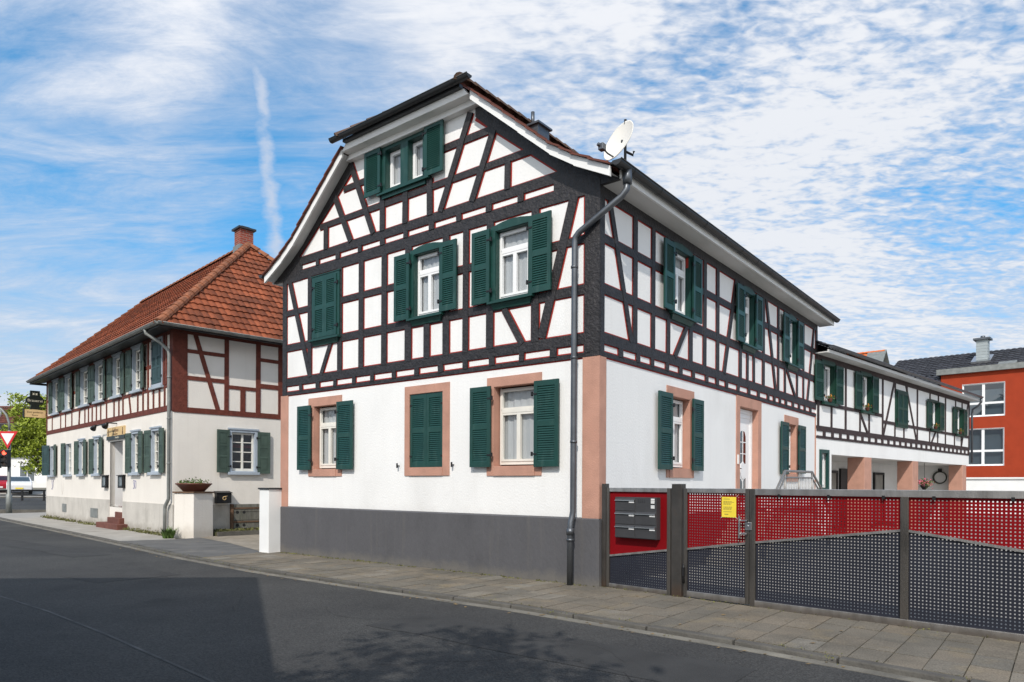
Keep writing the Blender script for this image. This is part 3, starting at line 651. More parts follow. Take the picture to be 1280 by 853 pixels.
stone_window(GA, (6.19, 7.33, 1.71, 3.40), gh_w1); shutter(house, GA, 7.17, .47, 1.85, 1.39, 1); shutter(house, GA, 6.27, .51, 1.85, 1.40, -1)
stone_window(GA, (3.12, 4.29, 1.71, 3.40), gh_w2, None); shutter(house, GA, 4.165, .437, 1.87, 1.37, -1, d=-.02); shutter(house, GA, 3.287, .437, 1.87, 1.37, 1, d=-.02)
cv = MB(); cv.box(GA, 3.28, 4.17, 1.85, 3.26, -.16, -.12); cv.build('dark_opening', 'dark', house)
stone_window(GA, (1.07, 2.23, 1.70, 3.38), gh_w3); shutter(house, GA, 2.10, .46, 1.85, 1.38, 1); shutter(house, GA, 1.17, .48, 1.84, 1.39, -1)
wood_window(GA, (6.24, 7.18, 4.60, 5.99), (6.32, 7.11, 4.67, 5.94), None, False, True)
shutter(house, GA, 7.11, .394, 4.67, 1.27, -1, d=.055); shutter(house, GA, 6.32, .394, 4.67, 1.27, 1, d=.055)
wood_window(GA, (3.27, 4.12, 4.64, 5.99), up_w2); shutter(house, GA, 4.10, .41, 4.66, 1.24, 1, d=.09); shutter(house, GA, 3.29, .40, 4.67, 1.24, -1, d=.09)
wood_window(GA, (1.23, 2.13, 4.64, 5.99), up_w3); shutter(house, GA, 2.12, .40, 4.66, 1.25, 1, d=.09); shutter(house, GA, 1.27, .43, 4.66, 1.26, -1, d=.09)
# attic pair of windows in one green frame
mb = MB(); a, b, c, e = at_w
mb.box(GA, 3.66, a, 7.22, 8.13, -.02, .05); mb.box(GA, b, 4.975, 7.22, 8.13, -.02, .05); mb.box(GA, a, b, e, 8.13, -.02, .0495); mb.box(GA, a, b, 7.22, c, -.02, .055); mb.box(GA, 4.20, 4.40, c, e, -.17, .05)
reveal_lining(mb, GA, (a, 4.2, c, e), .15, .006, .04); reveal_lining(mb, GA, (4.4, b, c, e), .15, .006, .04)
aw = mb.build('window', 'green', house)
sl = MB(); sl.box(GA, 3.60, 5.03, 7.19, 7.225, 0, .11); sl.box(GA, 3.72, 4.92, 7.12, 7.19, 0, .06); sl.build('sill', 'green', aw)
sash_window(aw, GA, a + .005, 4.195, c + .005, e - .01, .08, 'single', 'pvc'); sash_window(aw, GA, 4.405, b - .005, c + .005, e - .01, .08, 'single', 'pvc')
shutter(house, GA, 4.93, .47, 7.25, .88, 1, 'louvre_one', d=.09); shutter(house, GA, 3.70, .47, 7.22, .93, -1, 'louvre_one', d=.09)
for o, out, hl, hr, wl, wr in ((s_up[0], (2.36, 3.32, 4.63, 5.97), 2.42, 3.22, .40, .40), (s_up[1], (5.86, 6.72, 4.63, 5.96), 5.91, 6.62, .44, .42), (s_up[2], (9.02, 9.90, 4.63, 5.95), 9.07, 9.79, .46, .45)):
    wood_window(SI, out, o); shutter(house, SI, hl, wl, 4.66, 1.22, -1, d=.09); shutter(house, SI, hr, wr, 4.66, 1.22, 1, d=.09)
stone_window(SI, (2.30, 3.46, 1.69, 3.34), sg_1); shutter(house, SI, 2.39, .53, 1.83, 1.36, -1); shutter(house, SI, 3.27, .48, 1.83, 1.36, 1)
stone_window(SI, (8.96, 10.12, 1.66, 3.35), sg_2); shutter(house, SI, 9.08, .58, 1.84, 1.31, -1); shutter(house, SI, 9.95, .6, 1.88, 1.27, 1)
# --- side door
mb = MB(); surround(mb, SI, 5.66, 7.23, 1.03, 3.51, s_door, .018); reveal_lining(mb, SI, s_door, .2); dsur = mb.build('door_surround', 'pink', house)
mb = MB(); a, b, c, e = 5.88, 7.01, 1.04, 3.27
for x in ((a, a + .08, c, e), (b - .08, b, c, e), (a + .08, b - .08, e - .09, e)): mb.box(SI, *x, -.19, -.12)
mb.box(SI, a + .08, b - .08, c, e - .09, -.185, -.14)
for x in ((a + .10, a + .15, c + .03, e - .14), (b - .15, b - .10, c + .03, e - .14), (a + .15, b - .15, e - .19, e - .14)): mb.box(SI, *x, -.145, -.128)
door = mb.build('door', 'pvc', house)
g = MB(); m = (a + b) / 2
for z0, z1, up in ((2.05, 2.80, 1), (1.20, 1.72, -1)):
    pts = [(m - .19, z0), (m + .19, z0)] + ([(m + .19, z1 - .14), (m + .12, z1 - .03), (m, z1), (m - .12, z1 - .03), (m - .19, z1 - .14)] if up > 0 else [(m + .19, z1), (m + .09, z1 - .03), (m, z1 - .1), (m - .09, z1 - .03), (m - .19, z1)])
    g.poly(SI, pts, -.139, -.137)
g.build('pane', 'glassdark', door)
g = MB(); g.box(SI, m - .012, m + .012, 1.2, 2.80, -.137, -.130)
for z in (1.44, 2.27, 2.53): g.box(SI, m - .19, m + .19, z - .01, z + .01, -.137, -.131)
g.poly(SI, [(m - .13, 1.78), (m, 1.68), (m + .13, 1.78), (m + .16, 1.9), (m + .13, 2.02), (m, 2.1), (m - .13, 2.02), (m - .16, 1.9)], -.137, -.126); g.build('glazing_bars', 'pvc', door)
g = MB(); g.tube([SI(a + .2, 1.93, -.14), SI(a + .2, 1.93, -.08), SI(a + .33, 1.93, -.08)], .012, 6); g.box(SI, a + .17, a + .23, 1.78, 2.05, -.141, -.13); g.build('handle', 'black', door)
g = MB(); g.box(SI, 5.70, 5.76, 2.02, 2.22, .018, .04); g.build('doorbell', 'white', house)

# --- roof of the main house
def px(off, side): return -CX + side * off      # local x of an offset from the ridge
rf = MB(); Y0, Y1 = -.27, 12.15
for side in (1, -1):
    for (o0, z0), (o1, z1) in zip(PROF, PROF[1:]):
        dx, dz = side * (o1 - o0), z1 - z0; L = math.hypot(dx, dz)
        pls = []
        if o1 == 0: pls = [((px(1.62, side), -.42, 0), (-2 * side * .96, -1.62, 0))]
        if side > 0: tile_slope(rf, (px(o0, 1), Y0, z0 - .05), (0, 1, 0), (dx, 0, dz), (dz, 0, -dx), Y1 - Y0, L, pls, .3, .34, .028, .03)
        else: tile_slope(rf, (px(o0, -1), Y1, z0 - .05), (0, -1, 0), (dx, 0, dz), (-dz, 0, dx), Y1 - Y0, L, pls, .3, .34, .028, .03)
tile_slope(rf, (px(1.62, -1), -.42, 8.37), (1, 0, 0), (0, 1.92, 1.36), (0, -1.36, 1.92), 3.24, math.hypot(1.92, 1.36), [((px(1.62, -1), -.42, 0), (-1.92, 1.62, 0)), ((px(1.62, 1), -.42, 0), (1.92, 1.62, 0))], .3, .34, .028, .03)
roof = rf.build('roof', 'roofbrown', house)
rb = MB()
for side in (1, -1):
    for (o0, z0), (o1, z1) in zip(PROF, PROF[1:]):
        y0 = -.24 if o1 else 1.3
        rb.face([Vector((px(o0, side), y0, z0 - .09)), Vector((px(o0, side), Y1, z0 - .09)), Vector((px(o1, side), Y1, z1 - .09)), Vector((px(o1, side), y0, z1 - .09))])
rb.build('roof_boards', 'soffit', house)
for side in (1, -1):
    vb = MB(); vt = MB()
    n = len(PROF) - 2
    for i in range(n):
        (o0, z0), (o1, z1) = PROF[i], PROF[i + 1]
        a, b = px(o0, side), px(o1, side)
        vb.hexa([Vector(p) for p in ((a, -.28, z0 - .155), (b, -.28, z1 - .165), (b, -.28, z1 - .005), (a, -.28, z0 - .005), (a, -.24, z0 - .155), (b, -.24, z1 - .165), (b, -.24, z1 - .005), (a, -.24, z0 - .005))])
    # verge tiles stepping along the profile
    acc = []
    for (o0, z0), (o1, z1) in zip(PROF[:-1], PROF[1:-1]):
        L = math.hypot(o1 - o0, z1 - z0); k = max(1, round(L / .31))
        for j in range(k): acc.append(((o0 + (o1 - o0) * j / k, z0 + (z1 - z0) * j / k), (o0 + (o1 - o0) * (j + 1.12) / k, z0 + (z1 - z0) * (j + 1.12) / k)))
    for (o0, z0), (o1, z1) in acc:
        a, b = px(o0, side), px(o1, side); l = random.uniform(-.01, .01)
        vt.hexa([Vector(p) for p in ((a, -.335 + l, z0 + .012), (b, -.335 + l, z1 - .012), (b, -.335 + l, z1 + .012), (a, -.335 + l, z0 + .045), (a, -.04, z0 + .012), (b, -.04, z1 - .012), (b, -.04, z1 + .02), (a, -.04, z0 + .055))])
    vb.build('barge_board', 'white', house); vt.build('verge_tiles', 'roofbrown', house)
hb = MB(); hb.poly(GA, [(2.36, 8.13), (5.94, 8.13), (5.84, 8.25), (2.46, 8.25)], 0, .13); hb.poly(GA, [(2.44, 8.235), (5.86, 8.235), (5.74, 8.37), (2.56, 8.37)], .0, .30); hb.build('hip_cornice', 'white', house, .008)
gm = MB(); half_gutter(gm, (px(1.86, -1), -.44, 8.46), (px(1.86, 1), -.44, 8.455), .066, (0, -1, 0)); gm.bx(px(1.58, -1), px(1.58, 1), -.38, -.30, 8.36, 8.42); gm.build('hip_gutter', 'zinc_black', house)
rc = MB(); ridge_caps(rc, (px(1.66, 1), -.46, 8.46), (px(.05, 1), 1.46, 9.86), .10, .32); ridge_caps(rc, (px(1.66, -1), -.46, 8.46), (px(.05, -1), 1.46, 9.86), .10, .32); ridge_caps(rc, (-CX, 1.4, 9.88), (-CX, Y1, 9.88), .11, .36); rc.build('ridge_tiles', mk('mossy_ridge_tiles', (.10, .062, .045), .9, .5, 6, .4, 18), roof)
# side eave: boxed soffit, fascia, gutter, downpipe
so = MB(); so.poly(GA, [(.0, 6.13), (-.37, 6.13), (-.37, 6.17), (.0, 6.36)], -.05, .02); so.build('eave_end_board', 'timber', house); so = MB(); so.poly(GA, [(GW, 6.13), (GW + .37, 6.13), (GW + .37, 6.17), (GW, 6.36)], -.05, .02); so.build('eave_end_board', 'timber', house)
so = MB(); so.box(SI, -.0, SL + .27, 6.135, 6.165, .0, .36); so.build('soffit', 'soffit', house)
fa = MB(); fa.box(SI, -.03, SL + .275, 6.125, 6.255, .36, .395); fa.build('fascia', 'white', house)
gm = MB(); half_gutter(gm, (.465, -.30, 6.285), (.465, SL + .32, 6.285), .078, (1, 0, 0)); gm.box(SI, -.27, SL + .3, 6.252, 6.285, .33, .41); gm.build('gutter', 'zinc_black', house)
so = MB(); so.bx(-GW - .36, -GW, .0, SL + .27, 6.135, 6.165); so.bx(-GW - .40, -GW - .36, -.03, SL + .27, 6.125, 6.255); so.build('soffit', 'soffit', house)
dp = MB(); dp.tube([(.465, .02, 6.25), (.465, .02, 6.14), (.465, .02, 6.03)], .068, 12)
dp.tube([(.465, .02, 6.08), (.455, .01, 5.95), (.40, -.02, 5.86), (-.30, -.115, 5.44), (-.36, -.118, 5.38), (-.372, -.118, 5.28), (-.385, -.118, 1.14), (-.395, -.128, 1.05), (-.40, -.155, .97), (-.402, -.165, .88), (-.405, -.165, -.02)], .048, 14)
for z in (4.9, 3.5, 2.2): dp.tube([(-.377, -.118, z), (-.377, -.118, z + .035)], .057, 14)
dp.tube([(-.402, -.165, .78), (-.402, -.165, .88)], .060, 14); dp.tube([(-.402, -.165, .68), (-.402, -.165, .72)], .060, 14)
dp.build('downpipe', 'zinc', house)
gm = MB(); half_gutter(gm, (-GW - .46, -.30, 6.285), (-GW - .46, SL, 6.285), .075, (-1, 0, 0)); gm.build('gutter', 'zinc_black', house)
# roof hatch with a small vent pipe
v = MB(); v.bx(-3.22, -2.98, 2.45, 2.85, 8.55, 9.02); v.bx(-3.27, -2.93, 2.40, 2.90, 9.02, 9.06); v.tube([(-3.19, 2.55, 9.05), (-3.19, 2.55, 9.36)], .04, 10); v.build('roof_vent', 'zinc', house)
# holders of the middle window's shutters
for s in (4.45, 3.02):
    q = MB(); q.tube([GA(s, 1.9, 0), GA(s, 1.9, .06)], .012, 6); q.box(GA, s - .015, s + .015, 1.86, 1.95, .05, .065); q.build('shutter_catch', 'black', house)

# satellite dish on the eave
dish = empty('satellite_dish', (0, 0, 0), 0, 'cream satellite dish on the roof edge above the drainpipe', 'satellite dish')
dish.matrix_world = house.matrix_basis @ Matrix.Translation((.10, .42, 6.93))
dish.rotation_mode = 'XYZ'
dn = Matrix.Rotation(house.rotation_euler.z, 3, 'Z').inverted() @ Vector((-.80, -.52, .36)).normalized()
q = dn.to_track_quat('Z', 'Y').to_matrix().to_4x4()
d = MB(); d.lathe([(.0, .0), (.10, .006), (.2, .024), (.30, .055), (.315, .062), (.315, .050), (.2, .010), (.1, -.008), (0, -.014)], 36)
for v_ in d.bm.verts: v_.co = q @ Vector((v_.co.x, v_.co.y * 1.08, v_.co.z - .03))
d.build('reflector', 'dish', dish)
qi = q.to_3x3().inverted(); dwn = qi @ Vector((0, 0, -1)); dwn.z = 0; dwn.normalize(); top = q @ (dwn * .30 + Vector((0, 0, .02))); tip = q @ (dwn * .30 + Vector((0, 0, .27)))
d = MB(); d.tube([top, (top + tip) / 2 + Vector((0, 0, -.02)), tip], .013, 8); d.build('feed_arm', 'zinc', dish)
d = MB(); d.tube([tip - dn * .02, tip + dn * .02], .034, 10); d.tube([tip, tip + dn * .09], [.028, .03], 10); d.bx(tip.x - .04, tip.x + .05, tip.y - .05, tip.y + .05, tip.z - .05, tip.z + .05); d.build('receiver', 'zinc', dish, .01)
bkp = q @ Vector((0, 0, -.09))
d = MB(); d.tube([bkp + Vector((.02, .02, -.62)), bkp + Vector((.02, .02, .40))], .022, 10); d.tube([q @ Vector((0, 0, -.03)), bkp + Vector((.02, .02, 0))], .05, 8)
d.tube([bkp + Vector((.02, .02, -.1)), bkp + Vector((.12, .1, -.16)), bkp + Vector((.13, .1, -.1))], .02, 8); d.build('mast', 'zinc_black', dish)
bpy.context.view_layer.update()

# steps and railing at the side door
st = empty('side_door_steps', house.matrix_world @ Vector((0, 6.4, 0)), house.rotation_euler.z, 'concrete landing with grey tubular railing at the white side door', 'steps')
m = MB()
m.bx(.05, 1.2, -1.15, .85, -.05, .95)
for i in range(5): m.bx(.06, 1.19, .85 + .26 * i, 1.11 + .26 * i, -.05, .80 - .16 * i); m.bx(.06, 1.19, -1.41 - .26 * i, -1.15 - .26 * i, -.05, .80 - .16 * i)
m.build('landing', 'concrete', st)
m = MB(); P = [(1.15, -2.35, .95), (1.15, -1.1, 1.85), (1.15, .82, 1.86), (1.15, 1.75, 1.40), (1.15, 2.2, 1.05)]
m.tube(P, .026, 8); m.tube([(x, y, z - .13) for x, y, z in P], .018, 8); m.tube([(x, y, z - .75) for x, y, z in P[1:3]], .018, 8)
for y, z in ((-1.1, 1.85), (.82, 1.86), (-.15, 1.85)): m.tube([(1.15, y, .9), (1.15, y, z)], .022, 8)
m.tube([(1.15, -2.35, .0), (1.15, -2.35, .95)], .022, 8); m.tube([(1.15, 2.2, 0), (1.15, 2.2, 1.05)], .022, 8)
k = -1.0
while k < .8: m.tube([(1.15, k, 1.1), (1.15, k, 1.73)], .007, 5); k += .11
k = .1
while k < .95:
    m.tube([(1.15, -1.1 - 1.25 * k, 1.02 - .75 * k), (1.15, -1.1 - 1.25 * k, 1.72 - .9 * k)], .007, 5); m.tube([(1.15, .82 + .93 * k, 1.02 - .4 * k), (1.15, .82 + .93 * k, 1.73 - .46 * k)], .007, 5); k += .1
m.build('railing', 'railing', st)

# ================================================================== the tavern on the left
tav = empty('tavern_house', (-9.8244, 20.2789, 0), rad(-45), 'old house with red brown timber framing and a red tiled hip roof', 'house')
TS, TG = Fac('A'), Fac('B'); TL, TW = 15.5, 8.0
t_up = [(13.27, 14.21), (11.26, 12.16), (8.72, 9.76), (6.80, 7.79), (4.80, 5.63), (2.74, 3.55)]
t_gr = [(13.97, 14.75, 1), (11.27, 12.06, 1), (9.33, 9.98, 0), (7.26, 7.92, 0), (2.93, 3.60, 0), (1.05, 1.74, 0)]
hol = [(a, b, 4.55, 5.86) for a, b in t_up] + [(a, b, 1.90, 3.14) for a, b, _ in t_gr] + [(4.66, 6.08, .72, 2.98)]
wm = MB(); wall_sheet(wm, TS, 0, TL, -.1, 6.06, hol, .16)
wall_sheet(wm, TG, 0, TW, -.1, 6.06, [(1.70, 2.44, 1.92, 3.13)], .16)
wm.face([Vector(p) for p in ((-TL, 0, -.1), (-TL, TW, -.1), (-TL, TW, 6.06), (-TL, TW / 2, 10.2), (-TL, 0, 6.06))]); wm.face([Vector(p) for p in ((0, TW, -.1), (-TL, TW, -.1), (-TL, TW, 6.06), (0, TW, 6.06))])
wm.build('wall', 'plaster_old', tav)
pl = MB(); pl.box(TS, -.014, 4.64, -.12, .93, 0, .014); pl.box(TS, 6.10, TL, -.12, .96, 0, .014); pl.box(TG, 0, TW, -.12, .90, 0, .012); pl.build('plinth', 'plaster_grey', tav)
F = Frame(TS, False, .018, hol)
F.rail(-.02, TL, 3.755, .17); F.rail(0, TL, 4.43, .11); F.rail(0, TL, 5.14, .10); F.rail(0, TL, 5.98, .14)
F.post(.13, 3.66, 6.05, .27); F.post(TL - .09, 3.66, 6.05, .16)
for s in (14.44, 12.96, 12.16, 11.17, 10.06, 9.26, 8.77, 8.28, 7.73, 7.18, 6.47, 5.6, 5.06, 4.61, 3.1, 2.59, 2.12, 1.63, 1.11, .67): F.post(s, 3.82, 4.40, .095)
F.beam(3.97, 4.40, 3.78, 3.82, .09); F.beam(9.96, 4.40, 10.12, 3.82, .09)
for s in (14.34, 13.14, 12.29, 11.13, 9.89, 8.58, 7.93, 6.66, 5.77, 4.66, 3.69, 2.59, 2.12, 1.78, .74, .55): F.post(s, 4.46, 5.95, .10)
F.build(tav, 'timber_brown')
F = Frame(TG, False, .018)
F.rail(0, TW, 3.70, .16); F.rail(0, 1.5, 4.65, .125); F.rail(0, 1.5, 5.44, .115); F.rail(2.55, 3.3, 4.63, .15); F.rail(2.55, 3.3, 5.46, .115); F.rail(1.5, 2.6, 4.50, .11); F.rail(0, TW, 5.99, .12); F.rail(3.3, TW, 4.63, .14); F.rail(3.3, TW, 5.46, .12)
F.post(.19, 3.64, 6.05, .40); F.post(1.545, 3.7, 6.05, .13); F.post(2.55, 3.7, 6.05, .155); F.post(3.29, 3.7, 6.05, .14); F.post(2.05, 3.7, 4.48, .155); F.post(5, 3.7, 6.05, .14); F.post(6.5, 3.7, 6.05, .14); F.post(TW - .1, 3.7, 6.05, .2)
F.beam(.60, 5.98, 1.285, 3.75, .13); F.build(tav, 'timber_brown')
def t_win(f, o, w=.075, sash='muntin', mat='bluegrey', flat=False, lace='lace2'):
    a, b, c, e = o; mb = MB()
    if not flat: surround(mb, f, a - w, b + w, c - .02, e + w, o, .04); mb.box(f, a - w - .04, b + w + .04, e + w, e + w + .05, 0, .065)
    reveal_lining(mb, f, o, .12, .008, .02)
    win = mb.build('window', mat, tav)
    sl = MB(); sl.box(f, a - w - .05, b + w + .05, c - .10, c - .02, 0, .11); sl.build('sill', 'bluegrey', win)
    sash_window(win, f, a + .01, b - .01, c + .01, e - .01, .06 if not flat else .09, sash, 'cream', lace, 'glass' if lace else 'glassdark'); return win
for i, (a, b) in enumerate(t_up):
    t_win(TS, (a, b, 4.55, 5.86))
    shutter(tav, TS, b + .05, .44, 4.53, 1.36, 1, 'panel', 'green_old', .06, 4); shutter(tav, TS, a - .05, .44, 4.53, 1.36, -1, 'panel', 'green_old', .06, 8 if i % 2 else 3)
mb = MB(); surround(mb, TS, .79, 1.73, 4.47, 5.93, (.86, 1.66, 4.55, 5.86), .05); w = mb.build('window', 'bluegrey', tav)
sl = MB(); sl.box(TS, .74, 1.78, 4.40, 4.47, 0, .11); sl.build('sill', 'bluegrey', w)
shutter(tav, TS, 1.66, .398, 4.56, 1.29, -1, 'panel', 'green_shut', .05); shutter(tav, TS, .86, .398, 4.56, 1.29, 1, 'panel', 'green_shut', .05)
for i, (a, b, flat) in enumerate(t_gr):
    t_win(TS, (a, b, 1.90, 3.14), flat=bool(flat))
    aj = 12 if i else 3
    shutter(tav, TS, b + .03, .46, 1.86, 1.32, 1, 'panel', 'green_shut' if i == 0 else 'green_old', .05, 22 if i == 0 else 4)  # far-left shutter: shade on its back is painted in as a darker green
    if i != 1: shutter(tav, TS, a - .03, .46, 1.86, 1.32, -1, 'panel', 'green_old', .05, 4)
tw = t_win(TG, (1.70, 2.44, 1.92, 3.13), .075, lace=None); q = MB(); q.box(TG, 1.76, 2.38, 2.66, 2.76, -.13, -.12); q.build('red_valance', 'sign_red', tw); shutter(tav, TG, 1.62, .39, 1.88, 1.30, -1, 'panel', 'green_old', .06, 4); shutter(tav, TG, 2.52, .39, 1.86, 1.31, 1, 'panel', 'green_old', .06, 4)
# entrance: recess, door, steps
mb = MB(); o = (4.66, 6.08, .72, 2.98)
for q in ([(o[0], o[2]), (o[0], o[3])], [(o[1], o[2]), (o[1], o[3])], [(o[0], o[3]), (o[1], o[3])], [(o[0], o[2]), (o[1], o[2])]): mb.face([TS(*q[0], 0), TS(*q[1], 0), TS(*q[1], -1.1), TS(*q[0], -1.1)])
mb.build('entrance_recess', 'plaster', tav)
mb = MB(); mb.box(TS, 4.66, 6.08, .70, 2.98, -1.15, -1.08); mb.box(TS, 4.8, 5.3, .9, 1.7, -1.08, -1.06); mb.box(TS, 5.42, 5.92, .9, 1.7, -1.08, -1.06); mb.box(TS, 5.34, 5.38, .75, 2.9, -1.08, -1.055); d = mb.build('door', 'bluegrey', tav)
q = MB(); q.tube([TS(5.3, 1.75, -1.06), TS(5.3, 1.75, -1.0), TS(5.18, 1.75, -1.0)], .012, 6); q.build('handle', 'black', d)
for i, (a, b, z, d0) in enumerate(((4.05, 6.45, .18, .34), (4.42, 5.75, .37, .17), (4.68, 5.40, .56, .03), (4.70, 6.06, .73, -.25))):
    q = MB(); q.box(TS, a, b, -.05 if i == 0 else z - .2, z, d0 - .7, d0); q.build('step', 'stone_red', tav, .012)
# roof
rf = MB(); sl_ = math.hypot(4.6, 4.35)
tile_slope(rf, (-15.85, -.6, 5.98), (1, 0, 0), (0, 4.6, 4.35), (0, -4.35, 4.6), 16.45, sl_, [((.6, -.6, 0), (4.6, 4.55, 0))], .20, .34, .024, .042)
tile_slope(rf, (.6, -.6, 5.98), (0, 1, 0), (-4.55, 0, 4.35), (4.35, 0, 4.55), 9.2, math.hypot(4.55, 4.35), [((.6, -.6, 0), (-4.6, -4.55, 0)), ((.6, 8.6, 0), (-4.6, 4.55, 0))], .20, .34, .024, .042)
rf.uv = rf.uv; rf.face([Vector(p) for p in ((.6, 8.6, 5.98), (-15.85, 8.6, 5.98), (-15.85, 4, 10.33), (-3.95, 4, 10.33))])
roof = rf.build('roof', 'roofred', tav)
rc = MB(); ridge_caps(rc, (.62, -.62, 6.02), (-3.93, 3.98, 10.38), .13, .38); ridge_caps(rc, (.62, 8.62, 6.02), (-3.93, 4.02, 10.38), .13, .38); ridge_caps(rc, (-3.95, 4, 10.39), (-15.85, 4, 10.39), .12, .4)
for i in range(16):   # verge tiles at the far end
    t = i / 16; y = -.6 + 4.6 * t; z = 5.98 + 4.35 * t; rc.hexa([Vector(p) for p in ((-15.98, y, z + .05), (-15.7, y, z + .05), (-15.7, y + .3, z + .31), (-15.98, y + .3, z + .31), (-15.98, y - .03, z + .13), (-15.7, y - .03, z + .13), (-15.7, y + .27, z + .36), (-15.98, y + .27, z + .36))])
rc.build('ridge_tiles', 'ridge', roof)
ch = MB(); ch.bx(-4.60, -4.10, 3.75, 4.25, 9.4, 10.98); c = ch.build('chimney', 'brick', roof)
ch = MB(); ch.bx(-4.68, -4.02, 3.67, 4.33, 10.98, 11.05); ch.bx(-4.5, -4.2, 3.85, 4.15, 11.05, 11.13); ch.build('chimney_cap', 'zinc_black', c)
ch = MB(); ch.bx(-4.64, -4.06, 3.71, 4.29, 10.05, 10.40); ch.build('chimney_flashing', 'zinc_old', c)
sf = MB()
sf.hexa([Vector(p) for p in ((-15.8, -.56, 5.93), (.56, -.56, 5.93), (0, 0, 6.02), (-15.8, 0, 6.02), (-15.8, -.56, 5.96), (.56, -.56, 5.96), (0, 0, 6.05), (-15.8, 0, 6.05))])
sf.hexa([Vector(p) for p in ((.56, -.56, 5.931), (.56, 8.56, 5.931), (0, 8, 6.021), (0, 0, 6.021), (.56, -.56, 5.961), (.56, 8.56, 5.961), (0, 8, 6.051), (0, 0, 6.051))]); sf.build('eave_boards', 'zinc_black', tav)
sf = MB(); sf.bx(-15.84, .565, -.585, -.562, 5.92, 6.05); sf.bx(.562, .585, -.585, 8.6, 5.92, 6.05); sf.bx(-15.86, -15.84, -.585, 4, 5.9, 6.0); sf.build('fascia', 'zinc_black', tav)
gm = MB(); half_gutter(gm, (-15.85, -.64, 6.03), (.66, -.64, 6.03), .075, (0, -1, 0)); half_gutter(gm, (.64, -.66, 6.03), (.64, 8.6, 6.03), .075, (1, 0, 0)); gm.build('gutter', 'zinc_old', tav)
dp = MB(); dp.tube([(-.42, -.64, 5.98), (-.42, -.62, 5.86), (-.22, -.30, 5.62), (-.08, -.12, 5.40), (-.06, -.10, 5.25), (-.06, -.10, 1.10), (-.12, -.11, 1.02), (-.28, -.12, .88), (-.30, -.12, .78), (-.31, -.12, 0)], .05, 12)
for z in (4.6, 3.4, 2.1): dp.tube([(-.06, -.10, z), (-.06, -.10, z + .04)], .06, 12)
dp.build('downpipe', 'zinc_old', tav)
for a, b, z0, z1 in ((7.46, 8.40, .27, .61), (11.93, 12.58, .34, .68)):
    q = MB(); q.box(TS, a, b, z0, z1, .014, .03); q.box(TS, a + .04, b - .04, z0 + .04, z1 - .04, .03, .034); q.build('cellar_vent', 'zinc_old', tav)
# scribbles on the wall
def squiggle(name, pts, s0, z0, k, w=.012):
    m = MB()
    for stroke in pts:
        m.tube([TS(s0 - x * k, z0 + y * k, .006) for x, y in stroke], w, 5)
    for v_ in m.bm.verts: v_.co.y = max(v_.co.y, -.004)
    return m.build(name, 'spray', tav)
SIO = [[(.28, .95), (.1, 1), (0, .8), (.25, .5), (.3, .2), (.1, 0), (-.05, .1)], [(.5, 1), (.42, 0)], [(.85, .95), (.66, .75), (.66, .25), (.85, .02), (1.05, .25), (1.05, .75), (.85, .95)]]
squiggle('graffiti', SIO, 3.55, 1.36, .28); squiggle('graffiti', SIO[:2] + [[(.6, .7), (.9, 1.0), (.7, .2)]], 14.55, 1.25, .45, .016)
squiggle('graffiti', [[(0, 1), (.1, .3), (.3, 0), (.5, .3), (.55, .9)]], 12.9, 1.05, .7, .008).data.materials[0] = M['plaster_grey']
bpy.context.view_layer.update()
TM = tav.matrix_world.copy()
def at_tav(f, s, z, d): return TM @ f(s, z, d)

# things fixed to or standing by the tavern
for s, lab in ((4.58, 'small black menu case on the tavern wall right of the door'), (6.45, 'small black menu case on the tavern wall left of the door')):
    e = empty('menu_case', at_tav(TS, s, 1.38, 0), tav.rotation_euler.z, lab, 'menu case', 'menu cases beside the tavern door'); e.scale = (.78, .9, .85)
    f = Fac('A'); m = MB(); m.box(f, -.30, .30, 0, .48, 0, .03); m.box(f, -.30, -.25, 0, .48, .05, .12); m.box(f, .25, .30, 0, .48, .05, .12); m.box(f, -.25, .25, 0, .08, .05, .119); m.box(f, -.25, .25, .42, .48, .05, .119); m.hexa([f(-.34, .48, 0), f(.34, .48, 0), f(.34, .48, .17), f(-.34, .48, .17), f(-.34, .53, 0), f(.34, .53, 0), f(.34, .5, .17), f(-.34, .5, .17)]); m.build('case', 'black', e)
    m = MB(); m.box(f, -.17, .17, .11, .38, .052, .056); m.build('menu_sheet', 'sign_white', e)
    m = MB(); m.box(f, -.25, .25, .08, .42, .108, .112); m.build('pane', 'glass', e)
e = empty('door_sign', at_tav(TS, 5.31, 3.04, 0), tav.rotation_euler.z, 'cream painted sign board above the tavern door', 'sign')
f = Fac('A'); m = MB(); m.box(f, -.95, .95, .13, .43, 0, .05); m.build('board', 'sign_cream', e)
m = MB(); m.box(f, -1.0, 1.0, 0, .13, 0, .055); m.build('dark_strip', 'sign_green', e)
for s in (-.8, .8):
    m = MB(); m.box(f, s - .045, s + .045, .15, .24, .05, .056); m.box(f, s - .025, s + .025, .24, .38, .05, .056); m.build('bottle_emblem', 'sign_ink', e)
rx = (math.pi / 2, 0, 0)
text_mesh('lettering', 'Gasthaus', .19, 'rust', e, f(0, .32, .052), rx); text_mesh('lettering', 'zum Stern', .12, 'rust', e, f(0, .19, .052), rx); text_mesh('lettering', 'Braustube', .1, 'sign_pale', e, f(-.2, .065, .057), rx)
e = empty('sign_spotlights', at_tav(TS, 5.8, 3.56, 0), tav.rotation_euler.z, 'black spotlight bar above the tavern door sign', 'lamp')
m = MB(); m.tube([f(.9, 0, .28), f(-.55, .04, .28)], .018, 8); m.tube([f(.5, .02, 0), f(.5, .02, .28)], .018, 8); m.tube([f(-.5, .03, 0), f(-.5, .03, .28)], .018, 8); m.build('bar', 'black', e)
